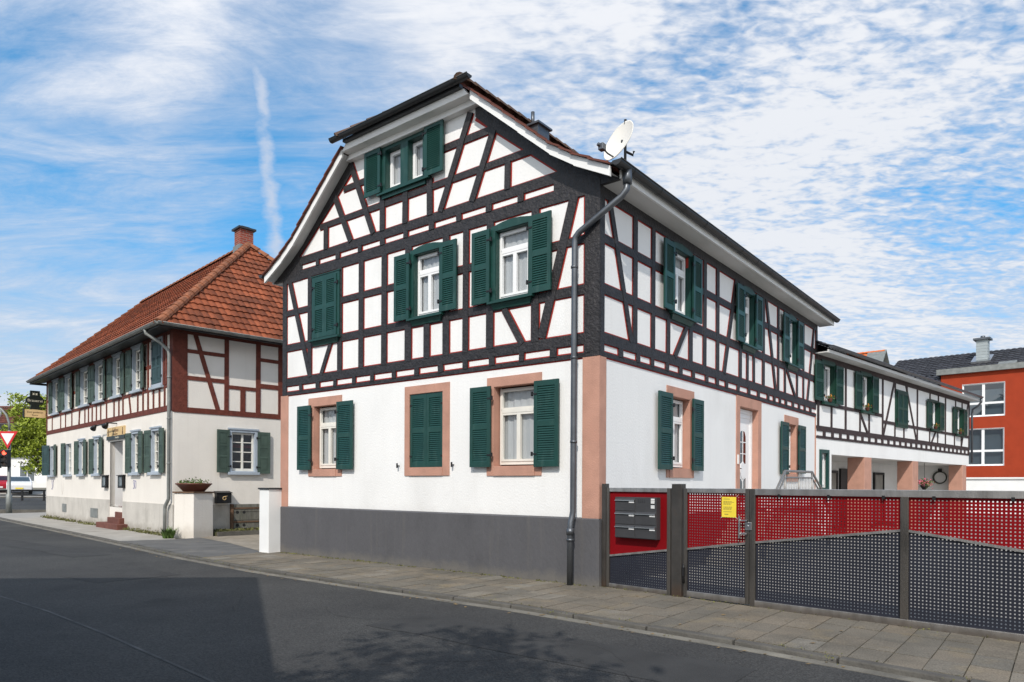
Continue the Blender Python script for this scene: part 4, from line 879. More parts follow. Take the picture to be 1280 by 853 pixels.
for s in (.9, -.5):
    m = MB(); m.tube([f(s, .02, .30), f(s + .16, -.10, .34)], [.045, .10], 12); m.build('lamp_head', 'black', e)

# brewery sign hanging out from the far corner
e = empty('hanging_sign', at_tav(TS, TL, 4.2, 0), tav.rotation_euler.z, 'dark oval brewery sign with a cream board below, hanging off the tavern corner', 'sign')
g = Fac('C')          # s to +x of the house; the sign stands out along -y, facing +x
fs = lambda s, z, d: Vector((d, -s, z))
m = MB(); m.tube([(0, .02, .66), (0, -.80, .66)], .022, 8); m.tube([(0, .02, 1.02), (0, -.2, 1.02)], .02, 8); m.tube([(0, .02, .2), (0, -.12, .3)], .02, 8); m.build('bracket', 'black', e)
ov = [(.45 + .35 * math.cos(t * math.pi / 16), .97 + .215 * math.sin(t * math.pi / 16)) for t in range(32)]
m = MB(); m.poly(fs, ov, -.06, .06); m.poly(fs, [(.26, 1.08), (.64, 1.08), (.63, 1.40), (.27, 1.40)], -.058, .058); m.poly(fs, [(.26, .58), (.64, .58), (.60, .80), (.30, .80)], -.057, .057); m.build('board', 'sign_green', e, .008)
m = MB(); m.poly(fs, [(.05, .22), (.84, .22), (.84, .56), (.62, .56), (.45, .60), (.28, .56), (.05, .56)], -.045, .045); m.build('lower_board', 'sign_cream', e, .006)
m = MB(); m.poly(fs, [(.84, .19), (.88, .19), (.88, .60), (.84, .60)], -.055, .055); m.build('end_strip', 'black', e)
rr = (math.pi / 2, 0, math.pi / 2)
text_mesh('lettering', 'Brauerei', .165, 'sign_pale', e, (.062, -.45, .96), rr); text_mesh('lettering', 'Zum goldenen', .105, 'sign_ink', e, (.047, -.45, .45), rr); text_mesh('lettering', 'Stern', .105, 'sign_ink', e, (.047, -.45, .32), rr)
m = MB()
for s in (.40, .51): m.poly(fs, [(s - .04, 1.21), (s + .04, 1.21), (s + .03, 1.26), (s + .04, 1.31), (s, 1.285), (s - .04, 1.31), (s - .03, 1.26)], .058, .063)
m.build('emblem', 'sign_pale', e)

# planter pillar, bowl, letterbox, hatch, white pillar
pil = empty('planter_pillar', (-9.18, 20.19, 0), rad(-21), 'stout pale plastered pillar carrying a bowl, by the tavern corner', 'pillar')
m = MB(); m.hexa([Vector(p) for p in ((-.37, -.37, -.1), (.37, -.37, -.1), (.37, .37, -.1), (-.37, .37, -.1), (-.36, -.36, 1.27), (.36, -.36, 1.27), (.36, .36, 1.27), (-.36, .36, 1.27))]); m.build('shaft', 'plaster_old', pil, .015)
m = MB(); m.bx(-.395, .395, -.395, .395, 1.27, 1.31); m.build('coping', 'rust', pil)
bw = empty('plant_bowl', (-9.18, 20.19, 1.31), 0, 'shallow brown bowl of low green plants on the pale pillar', 'plant bowl')
m = MB(); m.lathe([(.27, 0), (.30, .02), (.46, .19), (.49, .21), (.49, .24), (.45, .24), (.43, .19), (0.0, .18)], 32); m.build('bowl', 'terracotta', bw)
m = MB(); m.leaves([(random.uniform(-.36, .36), random.uniform(-.36, .36), .21 + abs(random.gauss(0, .07))) for _ in range(300)], .065); m.build('plants', 'leafd', bw)
lb = empty('wall_letterbox', at_tav(TG, 1.41, .93, 0), tav.rotation_euler.z, 'dark brown letterbox with a round horn emblem on the tavern side wall', 'letterbox')
f = Fac('B'); m = MB(); m.box(f, -.22, .22, .02, .32, 0, .2); m.hexa([f(-.24, .32, 0), f(.24, .32, 0), f(.24, .32, .24), f(-.24, .32, .24), f(-.24, .39, 0), f(.24, .39, 0), f(.24, .34, .24), f(-.24, .34, .24)]); m.build('case', 'black', lb, .01)
m = MB(); m.tube([f(.05 * math.cos(t * .785), .17 + .05 * math.sin(t * .785), .206) for t in range(9)], .011, 6); m.tube([f(.0, .22, .206), f(.09, .235, .206)], .010, 6); m.build('horn_emblem', 'sign_cream', lb)
ht = empty('wooden_hatch', at_tav(TG, 2.2, .14, 0), tav.rotation_euler.z, 'low weathered board gate with round holes under the tavern side window', 'gate')
m = MB()
for i in range(3): m.box(f, -.44, .40, .02 + .255 * i, .26 + .255 * i, .03, .065)
m.build('boards', 'wood_old', ht, .006)
m = MB()
for z in (.2, .62): m.box(f, -.46, .38, z, z + .05, .065, .08)
m.box(f, -.54, -.46, -.1, .78, .0, .09); m.build('iron_straps', 'rust', ht)
m = MB()
for z in (.12, .52):
    for s in (-.33, -.12): m.tube([f(s, z, .06), f(s, z, .068)], .05, 12)
m.build('holes', 'dark', ht)
m = MB(); m.box(f, .40, .62, -.1, .80, 0, .10); m.build('jamb', 'plaster_old', ht)
wp = empty('white_gate_pillar', (-5.47, 15.78, 0), rad(-38.37), 'plain white pillar with dark cap at the left end of the grey plinth', 'pillar')
m = MB(); m.bx(-.21, .16, -.12, .30, -.1, 1.42); m.build('shaft', 'white', wp, .008)
m = MB(); m.bx(-.235, .185, -.145, .32, 1.42, 1.455); m.build('cap', 'zinc_black', wp)

# ================================================================== the courtyard wing
wing = empty('courtyard_wing', (8.65, 19.9, 0), math.atan2(-.724, .69), 'low half-timbered wing on sandstone coloured pillars beyond the corner house', 'house')
WF = Fac('B'); WL = 15.85
w_op = [(.36, 1.12, 4.00, 5.07), (3.30, 4.05, 3.97, 5.08), (10.42, 11.26, 3.80, 4.84), (13.83, 14.64, 3.78, 4.83)]
m = MB(); wall_sheet(m, WF, 0, 1.06, -.1, 5.36, [w_op[0], (.26, .76, 1.46, 2.56)], .15); wall_sheet(m, WF, 1.06, WL, 2.48, 5.36, [w_op[0], *w_op[1:]], .15)
m.face([Vector(p) for p in ((0, 1.06, -.1), (-.5, 1.06, -.1), (-.5, 1.06, 2.48), (0, 1.06, 2.48))]); m.face([Vector(p) for p in ((0, WL, 2.48), (-5, WL, 2.48), (-5, WL, 5.36), (0, WL, 5.36))])
m.face([Vector(p) for p in ((0, 1.06, 2.48), (0, WL, 2.48), (-5, WL, 2.48), (-5, 1.06, 2.48))])
m.face([Vector(p) for p in ((-2.4, -.5, -.1), (-2.4, WL, -.1), (-2.4, WL, 2.48), (-2.4, -.5, 2.48))]); m.face([Vector(p) for p in ((-.3, 15.42, -.1), (-2.4, 15.42, -.1), (-2.4, 15.42, 2.48), (-.3, 15.42, 2.48))])
m.face([Vector(p) for p in ((0, 0, -.1), (-5, 0, -.1), (-5, 0, 5.3), (0, 0, 5.3))]); m.face([Vector(p) for p in ((-5, 0, -.1), (-5, WL, -.1), (-5, WL, 5.3), (-5, 0, 5.3))])
m.build('wall', 'plaster', wing)
F = Frame(WF, False, .02, w_op)
F.rail(0, WL, 2.955, .075); F.rail(0, WL, 3.20, .15); F.rail(0, 5.2, 3.92, .10); F.rail(5.2, WL, 3.72, .10); F.rail(0, WL, 5.24, .20)
for s in (.09, 2.08, 5.22, 8.81, 12.33): F.post(s, 3.25, 5.2, .12)
for s in (1.02, 3.22, 4.0): F.post(s, 3.25, 3.88, .10)
for s in (6.41, 7.34, 10.27, 11.3, 13.6, 14.6): F.post(s, 3.25, 3.70, .09)
for s in (6.42, 7.66, 10.30, 11.36, 13.75, 14.72): F.post(s, 4.8, 5.2, .09)
F.post(WL - .05, 2.93, 5.3, .12); F.beam(6.35, 5.2, 5.27, 3.25, .10); F.beam(7.50, 5.2, 8.70, 3.25, .10); F.beam(3.2, 3.88, 3.86, 3.25, .10); F.beam(11.0, 3.68, 10.5, 3.25, .09); F.beam(15.65, 5.2, 14.62, 3.25, .09)
s = .5
while s < WL: F.post(s, 2.98, 3.14, .15); s += .585
F.build(wing, 'timber_wing')
for i, (a, b, c, e) in enumerate(w_op):
    mb = MB(); surround(mb, WF, a - .09, b + .09, c - .06, e + .08, (a, b, c, e), .05); reveal_lining(mb, WF, (a, b, c, e), .13, .008, .03); mb.box(WF, a - .09, b + .09, e + .08, 5.2, 0, .035) if i < 2 else None
    w = mb.build('window', 'green_dark', wing); sash_window(w, WF, a + .01, b - .01, c + .01, e - .01, .08, 'single', 'pvc')
    sl = MB(); sl.box(WF, a - .1, b + .1, c - .1, c - .055, 0, .13); sl.build('sill', 'green_dark', w)
    shutter(wing, WF, a - .06, .55, c - .02, e - c + .06, -1, 'louvre', 'green_dark', .07); shutter(wing, WF, b + .06, .55 if i < 2 else .6, c - .02, e - c + .06, 1, 'louvre', 'green_dark', .07)
mb = MB(); surround(mb, WF, 6.42, 7.66, 3.62, 4.93, (6.5, 7.58, 3.70, 4.86), .05); w = mb.build('window', 'green_dark', wing)
shutter(wing, WF, 6.5, .54, 3.70, 1.16, 1, 'louvre', 'green_dark', .06); shutter(wing, WF, 7.58, .54, 3.70, 1.16, -1, 'louvre', 'green_dark', .06)
mb = MB(); o = (.30, .70, 1.50, 2.50); surround(mb, WF, .20, .80, 1.42, 2.60, o, .05); w = mb.build('window', 'green', wing); sash_window(w, WF, .31, .69, 1.51, 2.49, .06, 'single', 'pvc')
for s0, s1 in ((3.62, 4.25), (8.32, 8.97), (14.85, 15.45)):
    q = MB(); q.bx(-.52, .004, s0, s1, -.1, 2.479); q.build('pillar', 'pink', wing, .012)
def back_door(a, b, zt, panel):
    q = MB()
    for x in ((a, a + .09, 0, zt), (b - .09, b, 0, zt), (a + .09, b - .09, zt - .1, zt)): q.bx(-2.4, -2.32, x[0], x[1], x[2], x[3])
    d = q.build('door', 'black', wing)
    q = MB(); q.bx(-2.39, -2.36, a + .09, b - .09, 0, zt - .1); q.build('door_leaf', panel, d)
back_door(6.75, 7.5, 2.14, 'concrete'); back_door(7.75, 8.65, 2.23, 'black'); back_door(11.3, 12.45, 2.13, 'concrete')
rf = MB(); tile_slope(rf, (.42, -.1, 5.44), (0, 1, 0), (-2.9, 0, 1.35), (1.35, 0, 2.9), WL + .25, 3.2, (), .27, .34, .03, .035)
rf.face([Vector(p) for p in ((-5.9, -.1, 5.4), (-2.48, -.1, 6.79), (-2.48, WL + .15, 6.79), (-5.9, WL + .15, 5.4))]); rf.build('roof', 'roofslate', wing)
m = MB(); m.box(WF, -.1, WL + .12, 5.30, 5.33, 0, .34); m.box(WF, -.1, WL + .14, 5.29, 5.38, .34, .37); m.bx(-5, 0.3, WL + .08, WL + .12, 5.3, 5.42); m.build('fascia', 'soffit', wing)
m = MB(); half_gutter(m, (.44, -.1, 5.47), (.44, WL + .2, 5.47), .065, (1, 0, 0)); m.tube([(.44, WL + .1, 5.42), (.44, WL + .1, 5.25), (.3, WL + .14, 5.08), (.1, WL + .15, 4.95), (.08, WL + .15, 4.7), (.08, WL + .15, 2.6)], .045, 10); m.build('gutter', 'zinc', wing)
gb = [Vector(p) for p in ((.1, WL + .001, 5.36), (-5, WL + .001, 5.36), (-2.48, WL + .001, 6.7))]; m = MB(); m.face(gb); m.build('gable_end', 'plaster', wing)
bpy.context.view_layer.update()
WM_ = wing.matrix_world.copy()
proto = empty('flower_pot', WM_ @ Vector((.06, .78, 3.99)), wing.rotation_euler.z)
m = MB(); m.lathe([(.035, 0), (.055, .015), (.07, .10), (.075, .11), (.06, .11), (0, .10)], 16); m.build('pot', 'terracotta', proto)
m = MB(); m.leaves([(random.gauss(0, .04), random.gauss(0, .07), .14 + random.gauss(0, .03)) for _ in range(90)], .05); m.build('leaves', 'leafd', proto)
m = MB(); m.leaves([(random.gauss(0, .05), random.gauss(0, .07), .18 + random.gauss(0, .02)) for _ in range(26)], .04, .9); m.build('blossoms', 'flower_o', proto)
tag(proto, 'small pot of orange flowers in the wing window nearest the corner house', 'flower pot', 'flower pots on the wing window sills')
for s, z, lab in ((3.7, 3.96, 'small pot of orange flowers in the wing window second from the corner house'), (10.85, 3.79, 'small pot of orange flowers in the wing window beyond the closed shutters'), (14.25, 3.77, 'small pot of orange flowers in the farthest wing window')):
    c = copy_tree(proto); c.location = WM_ @ Vector((.06, s, z)); c['label'] = lab
fb = empty('hanging_flowers', WM_ @ Vector((-.2, 10.4, 1.42)), 0, 'basket of pink flowers between the sandstone pillars of the wing', 'flower basket')
m = MB(); m.lathe([(.05, 0), (.13, .1), (.16, .18), (.13, .18), (0, .16)], 18); m.build('basket', 'black', fb)
m = MB(); m.leaves([(random.gauss(0, .14), random.gauss(0, .14), .25 + random.gauss(0, .07)) for _ in range(200)], .08); m.build('leaves', 'leafd', fb)
m = MB(); m.leaves([(random.gauss(0, .16), random.gauss(0, .16), .29 + random.gauss(0, .08)) for _ in range(150)], .06, .9); m.build('blossoms', 'flower', fb)
m = MB(); m.tube([(0, 0, .17), (0, 0, 1.05)], .008, 5); m.build('hanger', 'cable', fb)
hs = empty('hose_coil', WM_ @ Vector((-.98, 15.38, 1.95)), wing.rotation_euler.z, 'dark coiled garden hose on the end wall under the wing', 'hose')
m = MB()
for k in range(3): m.tube([((.24 + .02 * k) * math.cos(t * .2618), -.03 - .03 * k, (.24 + .02 * k) * math.sin(t * .2618)) for t in range(25)], .014, 6)
m.build('coil', 'hose', hs); m = MB(); m.bx(-.06, .06, -.12, .02, .25, .40); m.build('hook', 'black', hs)

# ================================================================== metal gate along the pavement
GTM = (1.43, 10.65, 0); GRZ = math.atan2(-.708, .706)
GC = Fac('C')
def lattice(mb, f, s0, s1, z0, z1, cut=None, pitch=.0375, hole=.0140, t=.002, keep=1):
    """perforated sheet with real square holes, clipped along a slanting line (s,z)-(s,z)"""
    bm = bmesh.new(); nx = int((s1 - s0) / pitch); nz = int((z1 - z0) / pitch); ox = (s1 - s0 - nx * pitch) / 2; b = (pitch - hole) / 2
    xs = [s0]; 
    for i in range(nx): xs += [s0 + ox + i * pitch + b, s0 + ox + i * pitch + b + hole]
    xs.append(s1); zs = [z0]
    for i in range(nz): zs += [z0 + i * pitch + b + (z1 - z0 - nz * pitch) / 2, z0 + i * pitch + b + hole + (z1 - z0 - nz * pitch) / 2]
    zs.append(z1)
    V = [[bm.verts.new((x, z, 0)) for z in zs] for x in xs]
    for i in range(len(xs) - 1):
        for j in range(len(zs) - 1):
            if i % 2 and j % 2: continue
            bm.faces.new((V[i][j], V[i + 1][j], V[i + 1][j + 1], V[i][j + 1]))
    if cut:
        (a, za), (c, zc) = cut; no = Vector((-(zc - za), c - a, 0)) * keep
        bmesh.ops.bisect_plane(bm, geom=bm.verts[:] + bm.edges[:] + bm.faces[:], plane_co=(a, za, 0), plane_no=no, clear_outer=True)
    r = bmesh.ops.extrude_face_region(bm, geom=bm.faces[:])
    for v in r['geom']:
        if isinstance(v, bmesh.types.BMVert): v.co.z -= t
    for v in bm.verts: v.co = f(v.co.x, v.co.y, v.co.z)
    bmesh.ops.recalc_face_normals(bm, faces=bm.faces[:])
    me = bpy.data.meshes.new('tmp'); bm.to_mesh(me); bm.free(); mb.bm.from_mesh(me); bpy.data.meshes.remove(me)
    return mb
def rail(par, s0, s1, z0, z1, d=.029):
    q = MB(); q.box(GC, s0, s1, z0, z1, -d, d); return q.build('rail', 'steel', par, .004)
def upright(par, s0, s1, z0, z1, d=.03):
    q = MB(); q.box(GC, s0, s1, z0, z1, -d, d); return q.build('upright', 'steel_mid', par, .004)
def divider(par, a, za, c, zc, w=.028):
    q = MB(); q.beam(GC, a, za, c, zc, w, -.022, .022); return q.build('divider', 'steel', par)
G = empty('fence_panel', GTM, GRZ, 'narrow fence panel with solid red upper sheet behind the mailboxes', 'fence')
m = MB(); m.box(GC, -.045, .03, -.05, 1.57, -.04, .04); m.build('post', 'steel_dark', G)
rail(G, .085, 1.095, 1.45, 1.51); rail(G, .085, 1.095, 0, .07); divider(G, .085, .485, 1.095, .635); upright(G, .03, .085, 0, 1.51); upright(G, 1.095, 1.15, 0, 1.51)
m = MB(); m.poly(GC, [(.085, .50), (1.095, .65), (1.095, 1.45), (.085, 1.45)], -.006, .002); m.build('red_sheet', 'redpanel', G)
m = MB(); lattice(m, GC, .085, 1.095, .07, .64, ((.085, .475), (1.095, .625)), keep=1); m.build('perforated_sheet', 'navypanel', G)
P_ = empty('gate_post', GTM, GRZ, 'thick square dark steel post between the mailbox panel and the small gate', 'post')
m = MB(); m.box(GC, 1.185, 1.34, -.05, 1.565, -.07, .05); m.build('shaft', 'steel_dark', P_, .006); m = MB(); m.box(GC, 1.182, 1.343, 1.565, 1.572, -.073, .053); m.build('cap', 'steel', P_)
m = MB(); m.box(GC, 1.35, 1.385, .30, .42, -.02, .05); m.tube([GC(1.367, .2, .03), GC(1.367, .46, .03)], .018, 8); m.build('hinge', 'black', P_)
W_ = empty('pedestrian_gate', GTM, GRZ, 'small perforated gate, red above navy, with yellow notice and bar handle', 'gate')
rail(W_, 1.415, 2.265, 1.45, 1.51); rail(W_, 1.415, 2.265, .02, .10); divider(W_, 1.415, .675, 2.265, .805); upright(W_, 1.365, 1.415, .02, 1.51); upright(W_, 2.265, 2.315, .02, 1.51)
m = MB(); lattice(m, GC, 1.415, 2.265, .10, 1.45, ((1.415, .69), (2.265, .82)), keep=-1); m.build('red_sheet', 'redpanel', W_)
m = MB(); lattice(m, GC, 1.415, 2.265, .10, 1.45, ((1.415, .66), (2.265, .79)), keep=1); m.build('navy_sheet', 'navypanel', W_)
m = MB(); m.box(GC, 2.205, 2.225, .87, 1.16, .075, .095)
for z in (.93, 1.10): m.box(GC, 2.215, 2.31, z - .01, z + .01, .03, .085)
m.build('handle', 'inox', W_, .003); m = MB(); m.box(GC, 2.27, 2.36, .98, 1.08, .031, .045); m.tube([GC(2.31, 1.03, .04), GC(2.31, 1.03, .055)], .014, 10); m.build('lock', 'inox', W_, .003)
SG = empty('sliding_gate', GTM, GRZ, 'wide sliding gate of perforated red and navy sheets with a peaked divider', 'gate')
m = MB(); upright(SG, 2.325, 2.40, 0, 1.51); upright(SG, 4.085, 4.168, .086, 1.429); upright(SG, 5.75, 5.83, .086, 1.429); upright(SG, 7.4, 7.47, 0, 1.51)
rail(SG, 2.40, 7.4, 1.43, 1.51, .035); rail(SG, 2.40, 7.4, .0, .085, .04)
divider(SG, 2.40, .825, 4.085, 1.06); divider(SG, 4.168, 1.06, 5.75, .83); divider(SG, 5.83, .83, 7.4, 1.0)
m = MB(); n_ = MB()
for a, za, c, zc in ((2.40, .825, 4.085, 1.06), (4.168, 1.06, 5.75, .83), (5.83, .83, 7.4, 1.0)):
    lattice(m, GC, a, c, .085, 1.43, ((a, za + .014), (c, zc + .014)), keep=-1); lattice(n_, GC, a, c, .085, 1.43, ((a, za - .014), (c, zc - .014)), keep=1)
m.build('red_sheet', 'redpanel', SG); n_.build('navy_sheet', 'navypanel', SG)
for s in (2.7, 3.3, 3.9, 4.4, 5.1, 5.6):
    m = MB(); m.box(GC, s, s + .03, 1.405, 1.445, .0, .042); m.build('clip', 'black', SG)
# mailboxes
mbx = empty('mailbox_bank', GTM, GRZ, 'graphite block of letterboxes mounted on the red fence sheet', 'mailbox')
m = MB(); m.box(GC, .255, .975, .775, 1.375, .003, .11); m.build('housing', 'box', mbx, .004)
for j, z in enumerate((.785, .98, 1.175)):
    for i, s in enumerate((.265, .62)):
        if j == 2 and i == 1: continue
        q = MB(); q.box(GC, s, s + .345, z, z + .145, .11, .118); q.hexa([GC(s, z + .15, .11), GC(s + .345, z + .15, .11), GC(s + .345, z + .15, .135), GC(s, z + .15, .135), GC(s, z + .185, .11), GC(s + .345, z + .185, .11), GC(s + .345, z + .178, .116), GC(s, z + .178, .116)]); d = q.build('letter_flap', 'box', mbx, .002)
        q = MB(); q.box(GC, s, s + .345, z + .146, z + .158, .118, .137); q.build('flap_edge', 'inox', d); q = MB(); q.box(GC, s + .245, s + .335, z + .118, z + .144, .118, .122); q.build('name_plate', 'sign_white', d)
m = MB()
for z in (1.34, 1.315, 1.29, 1.245, 1.22): m.box(GC, .885, .945, z, z + .018, .11, .115)
m.build('name_plate', 'sign_white', mbx)
m = MB()
for i in range(4):
    for j in range(3): m.box(GC, .66 + .035 * i, .68 + .035 * i, 1.30 + .018 * j, 1.306 + .018 * j, .1095, .1115)
m.build('speaker_grille', 'black', mbx)
nt_ = empty('yellow_notice', GTM, GRZ, 'yellow typed notice tied to the small red gate', 'notice')
m = MB(); m.box(GC, 1.925, 2.13, 1.132, 1.40, .006, .009); m.build('sheet', 'yellow', nt_)
m = MB(); random.seed(5)
def line(z, a, b, h=.0055): m.box(GC, a, b, z, z + h, .009, .0098)
line(1.368, 1.95, 2.04, .008)
for z in (1.340, 1.329, 1.318, 1.307, 1.296):
    s = 1.95
    while s < 2.06: w = random.uniform(.012, .03); line(z, s, min(s + w, 2.07)); s += w + .006
line(1.327, 2.06, 2.10)
for z in (1.266, 1.255, 1.244, 1.233):
    s = 1.95
    while s < 2.06: w = random.uniform(.012, .03); line(z, s, min(s + w, 2.075)); s += w + .006
line(1.202, 1.95, 2.07); line(1.166, 1.965, 2.02, .010)
m.build('typed_lines', 'ink', nt_)
m = MB()
for a, za, c, zc in ((1.927, 1.398, 1.905, 1.42), (2.128, 1.398, 2.15, 1.42), (1.927, 1.134, 1.905, 1.11), (2.128, 1.134, 2.15, 1.11)): m.tube([GC(a, za, .009), GC(c, zc, .006)], .002, 4)
m.build('ties', 'sign_white', nt_)
# ================================================================== ground, road, pavement
Uv, Vv = Vector((-.78411, .62062, 0)), Vector((.62062, .78411, 0)); C0 = Vector((1.3205, 10.6886, 0))
def W(u, v, z=0): return C0 + Uv * u + Vv * v + Vector((0, 0, z))
KP = [(36, 1.6), (30.5, .79), (25, .12), (19.6, -.52), (16, -.97), (12.5, -1.42), (9.2, -1.86), (5.85, -2.13), (2.38, -2.19), (-.03, -2.16), (-3.1, -2.36), (-4.94, -2.60), (-8, -3.0), (-14, -3.7)]
def kv(u):
    for (a, va), (b, vb) in zip(KP, KP[1:]):
        if b <= u <= a: return va + (vb - va) * (a - u) / (a - b)
    return KP[-1][1] if u < KP[-1][0] else KP[0][1]
def wallv(u): return -.05 if u >= -.1 else .045 - .118 * (-u - .11)
def sheet(name, pts, mat, z=None, label=None):
    m = MB(); m.face([Vector((p[0], p[1], (p[2] if len(p) > 2 else 0) if z is None else z)) for p in pts]); o = m.build(name, mat)
    if o.data.polygons[0].normal.z < 0: o.data.flip_normals()
    return tag(o, kind='structure')
sheet('ground', [(-260, -200), (260, -200), (260, 320), (-260, 320)], 'ground', -.30)
us = [36 - .5 * i for i in range(101)]
kerbline = [W(u, kv(u)) for u in us]
road = MB()
for a, b in zip(us, us[1:]): road.face([W(a, kv(a), -.048), W(b, kv(b), -.048), W(b, -7.6, -.048), W(a, -7.6, -.048)])
road.face([W(36, kv(36), -.048), W(36, -7.6, -.048), W(70, -7.6, -.048), W(70, 3, -.048)])
tag(road.build('road', 'asphalt'), kind='structure')
land = MB()
for a, b in zip(us, us[1:]): land.face([W(a, kv(a) + .14, -.016), W(b, kv(b) + .14, -.016), W(b, 90, -.016), W(a, 60 if a > 20 else 90, -.016)] if a < 24 else [W(a, kv(a) + .14, -.016), W(b, kv(b) + .14, -.016), W(b, 9.5, -.016), W(a, 9.5, -.016)])
land.face([W(-14, kv(-14) + .14, -.016), W(-14, 90, -.016), W(-60, 90, -.016), W(-60, -6, -.016)])
for f_ in land.bm.faces:
    if f_.normal.z < 0: f_.normal_flip()
tag(land.build('land', 'ground'), kind='structure')
m = MB()
for a, b in zip(us, us[1:]): m.face([W(a, kv(a) + .15, -.003), W(b, kv(b) + .15, -.003), W(b, -7.45, -.003), W(a, -7.45, -.003)]) if False else None
ks = MB(); u = 36.0
while u > -14:
    b = u - .985; g = .006
    k0, k1 = kv(u), kv(b); h = random.uniform(-.004, .004)
    ks.hexa([W(u - g, k0, -.12), W(b, k1, -.12), W(b, k1 + .135, -.12), W(u - g, k0 + .135, -.12), W(u - g, k0 + .015, .004 + h), W(b, k1 + .015, .004 + h), W(b, k1 + .135, .004 + h), W(u - g, k0 + .135, .004 + h)]); u -= 1.0
tag(ks.build('kerb', 'kerb', None, .012), kind='structure')
st_ = MB()
for a, b in zip(us, us[1:]): st_.hexa([W(a, kv(a) - .13, -.12), W(b, kv(b) - .13, -.12), W(b, kv(b), -.12), W(a, kv(a), -.12), W(a, kv(a) - .13, -.043), W(b, kv(b) - .13, -.043), W(b, kv(b), -.040), W(a, kv(a), -.040)])
tag(st_.build('gutter_strip', 'strip'), kind='structure')
# seam and patches in the carriageway
sm = MB(); P = [(-16, 17.4), (-11, 13.1), (-7.19, 9.83), (-5.74, 8.67), (-4.3, 7.4), (-2.58, 5.80), (1, 2.4)]
for (x0, y0), (x1, y1) in zip(P, P[1:]):
    n_ = Vector((-(y1 - y0), x1 - x0, 0)).normalized() * .016
    sm.face([Vector((x0, y0, -.0445)) - n_, Vector((x1, y1, -.0445)) - n_, Vector((x1, y1, -.0445)) + n_, Vector((x0, y0, -.0445)) + n_])
tag(sm.build('road_seam', mk('seam_tar', (.10, .10, .098), .85, .7, 4, stain=(.05, .05, .05), stain_s=2, stain_lo=.42, stain_hi=.6)), kind='structure')
# mended strips, cracks and a drain in the carriageway
pm = MB()
def patch(u0, u1, v0, v1, z):
    n = 10; pts = [W(u0 + (u1 - u0) * i / n, v0 + random.uniform(-.03, .03), z) for i in range(n + 1)] + [W(u1 - (u1 - u0) * i / n, v1 + random.uniform(-.03, .03), z) for i in range(n + 1)]
    f_ = pm.face(pts)
    if f_.normal.z < 0: f_.normal_flip()
patch(-3.5, .6, -4.0, -3.1, -.0446); patch(6.5, 8.1, -4.6, -3.2, -.0446); patch(11, 19, -3.3, -2.55, -.0444)
for f_ in pm.bm.faces:
    f_.normal_update()
    if f_.normal.z < 0: f_.normal_flip()
tag(pm.build('road_patch', mk('patch_asphalt', (.040, .040, .040), .9, .25, 2, .6, 70)), kind='structure')
cm = MB()
def crack(x, y, a, n, w):
    p = Vector((x, y, -.0438))
    for _ in range(n):
        a += random.gauss(0, .35); q = p + Vector((math.cos(a), math.sin(a), 0)) * random.uniform(.12, .3); t = Vector((-math.sin(a), math.cos(a), 0)) * w * random.uniform(.5, 1)
        cm.face([p - t, q - t, q + t, p + t]); p = q
for x, y, a, n in ((-4.2, 10.4, -.6, 12), (-2.4, 9.1, -.9, 9), (-.4, 7.6, -.5, 10), (.6, 6.3, -.9, 9), (-8, 13.5, -.7, 14), (-1.2, 6.2, .3, 9), (-6.5, 12.2, .1, 8)): crack(x, y, a, n, .004)
for f_ in cm.bm.faces:
    f_.normal_update()
    if f_.normal.z < 0: f_.normal_flip()
tag(cm.build('road_cracks', mk('crack_tar', (.018, .018, .018), .8, .3, 5)), kind='structure')
# pavement slabs
sb = MB(); sb.uv = sb.bm.loops.layers.uv.new('UVMap'); u = 8.55; ci = 0
while u > -14:
    b = u - .30; lo = (kv(u) + .145, kv(b) + .145); hi = (wallv(u), wallv(b)); nr = 4
    for k in range(nr):
        t0, t1 = k / nr + .0035, (k + 1) / nr - .0035; z = random.uniform(-.004, .004); g = .005
        q = [(u - g, lo[0] + (hi[0] - lo[0]) * t0), (b + g, lo[1] + (hi[1] - lo[1]) * t0), (b + g, lo[1] + (hi[1] - lo[1]) * t1), (u - g, lo[0] + (hi[0] - lo[0]) * t1)]
        tl = [random.uniform(-.002, .002) for _ in range(4)]
        n0 = len(sb.bm.faces); sb.hexa([W(x, y, -.05) for x, y in q] + [W(x, y, .004 + z + t_) for (x, y), t_ in zip(q, tl)])
        sb.bm.faces.ensure_lookup_table()
        for f_ in sb.bm.faces[n0:]:
            for l in f_.loops: l[sb.uv].uv = (ci + .5, k + .5)
    u -= .3; ci += 1
tag(sb.build('pavement', 'slabs'), kind='structure')
ap = [W(u_, kv(u_) + .14) for u_ in (8.56, 9.5, 10.5, 11.5, 12.5, 13.5, 14.2)] + [Vector((-9.3, 19.35, 0)), Vector((-8.85, 19.9, 0)), Vector((-7.3, 18.1, 0)), Vector((-5.95, 16.5, 0)), W(8.56, -.06)]
sheet('driveway_apron', ap, 'apron', .002)
cs = [W(u_, kv(u_) + .14) for u_ in (14.2, 16, 18, 20, 22, 24, 26, 28, 30, 32, 34, 36)] + [W(36, 9), W(30, 9)] + [TM @ Vector((-15.6, 1, 0)), TM @ Vector((-15.6, -.01, 0)), TM @ Vector((-8, -.01, 0)), TM @ Vector((.1, -.01, 0)), Vector((-9.3, 19.35, 0))]
sheet('concrete_pavement', cs, 'concrete', .001)
sheet('driveway_paving', [(-5.55, 15.55), (-5.9, 16.2), (-7.3, 18.1), (-8.85, 19.9), (-9.3, 20.6), (-4.2, 25.8), (1.0, 20.5), (-4.6, 16.2)], mk('driveway_setts', (.27, .235, .19), .92, .25, 5, .6, 14, stain=(.16, .13, .09), stain_s=1.3, stain_lo=.45, stain_hi=.75), .006)
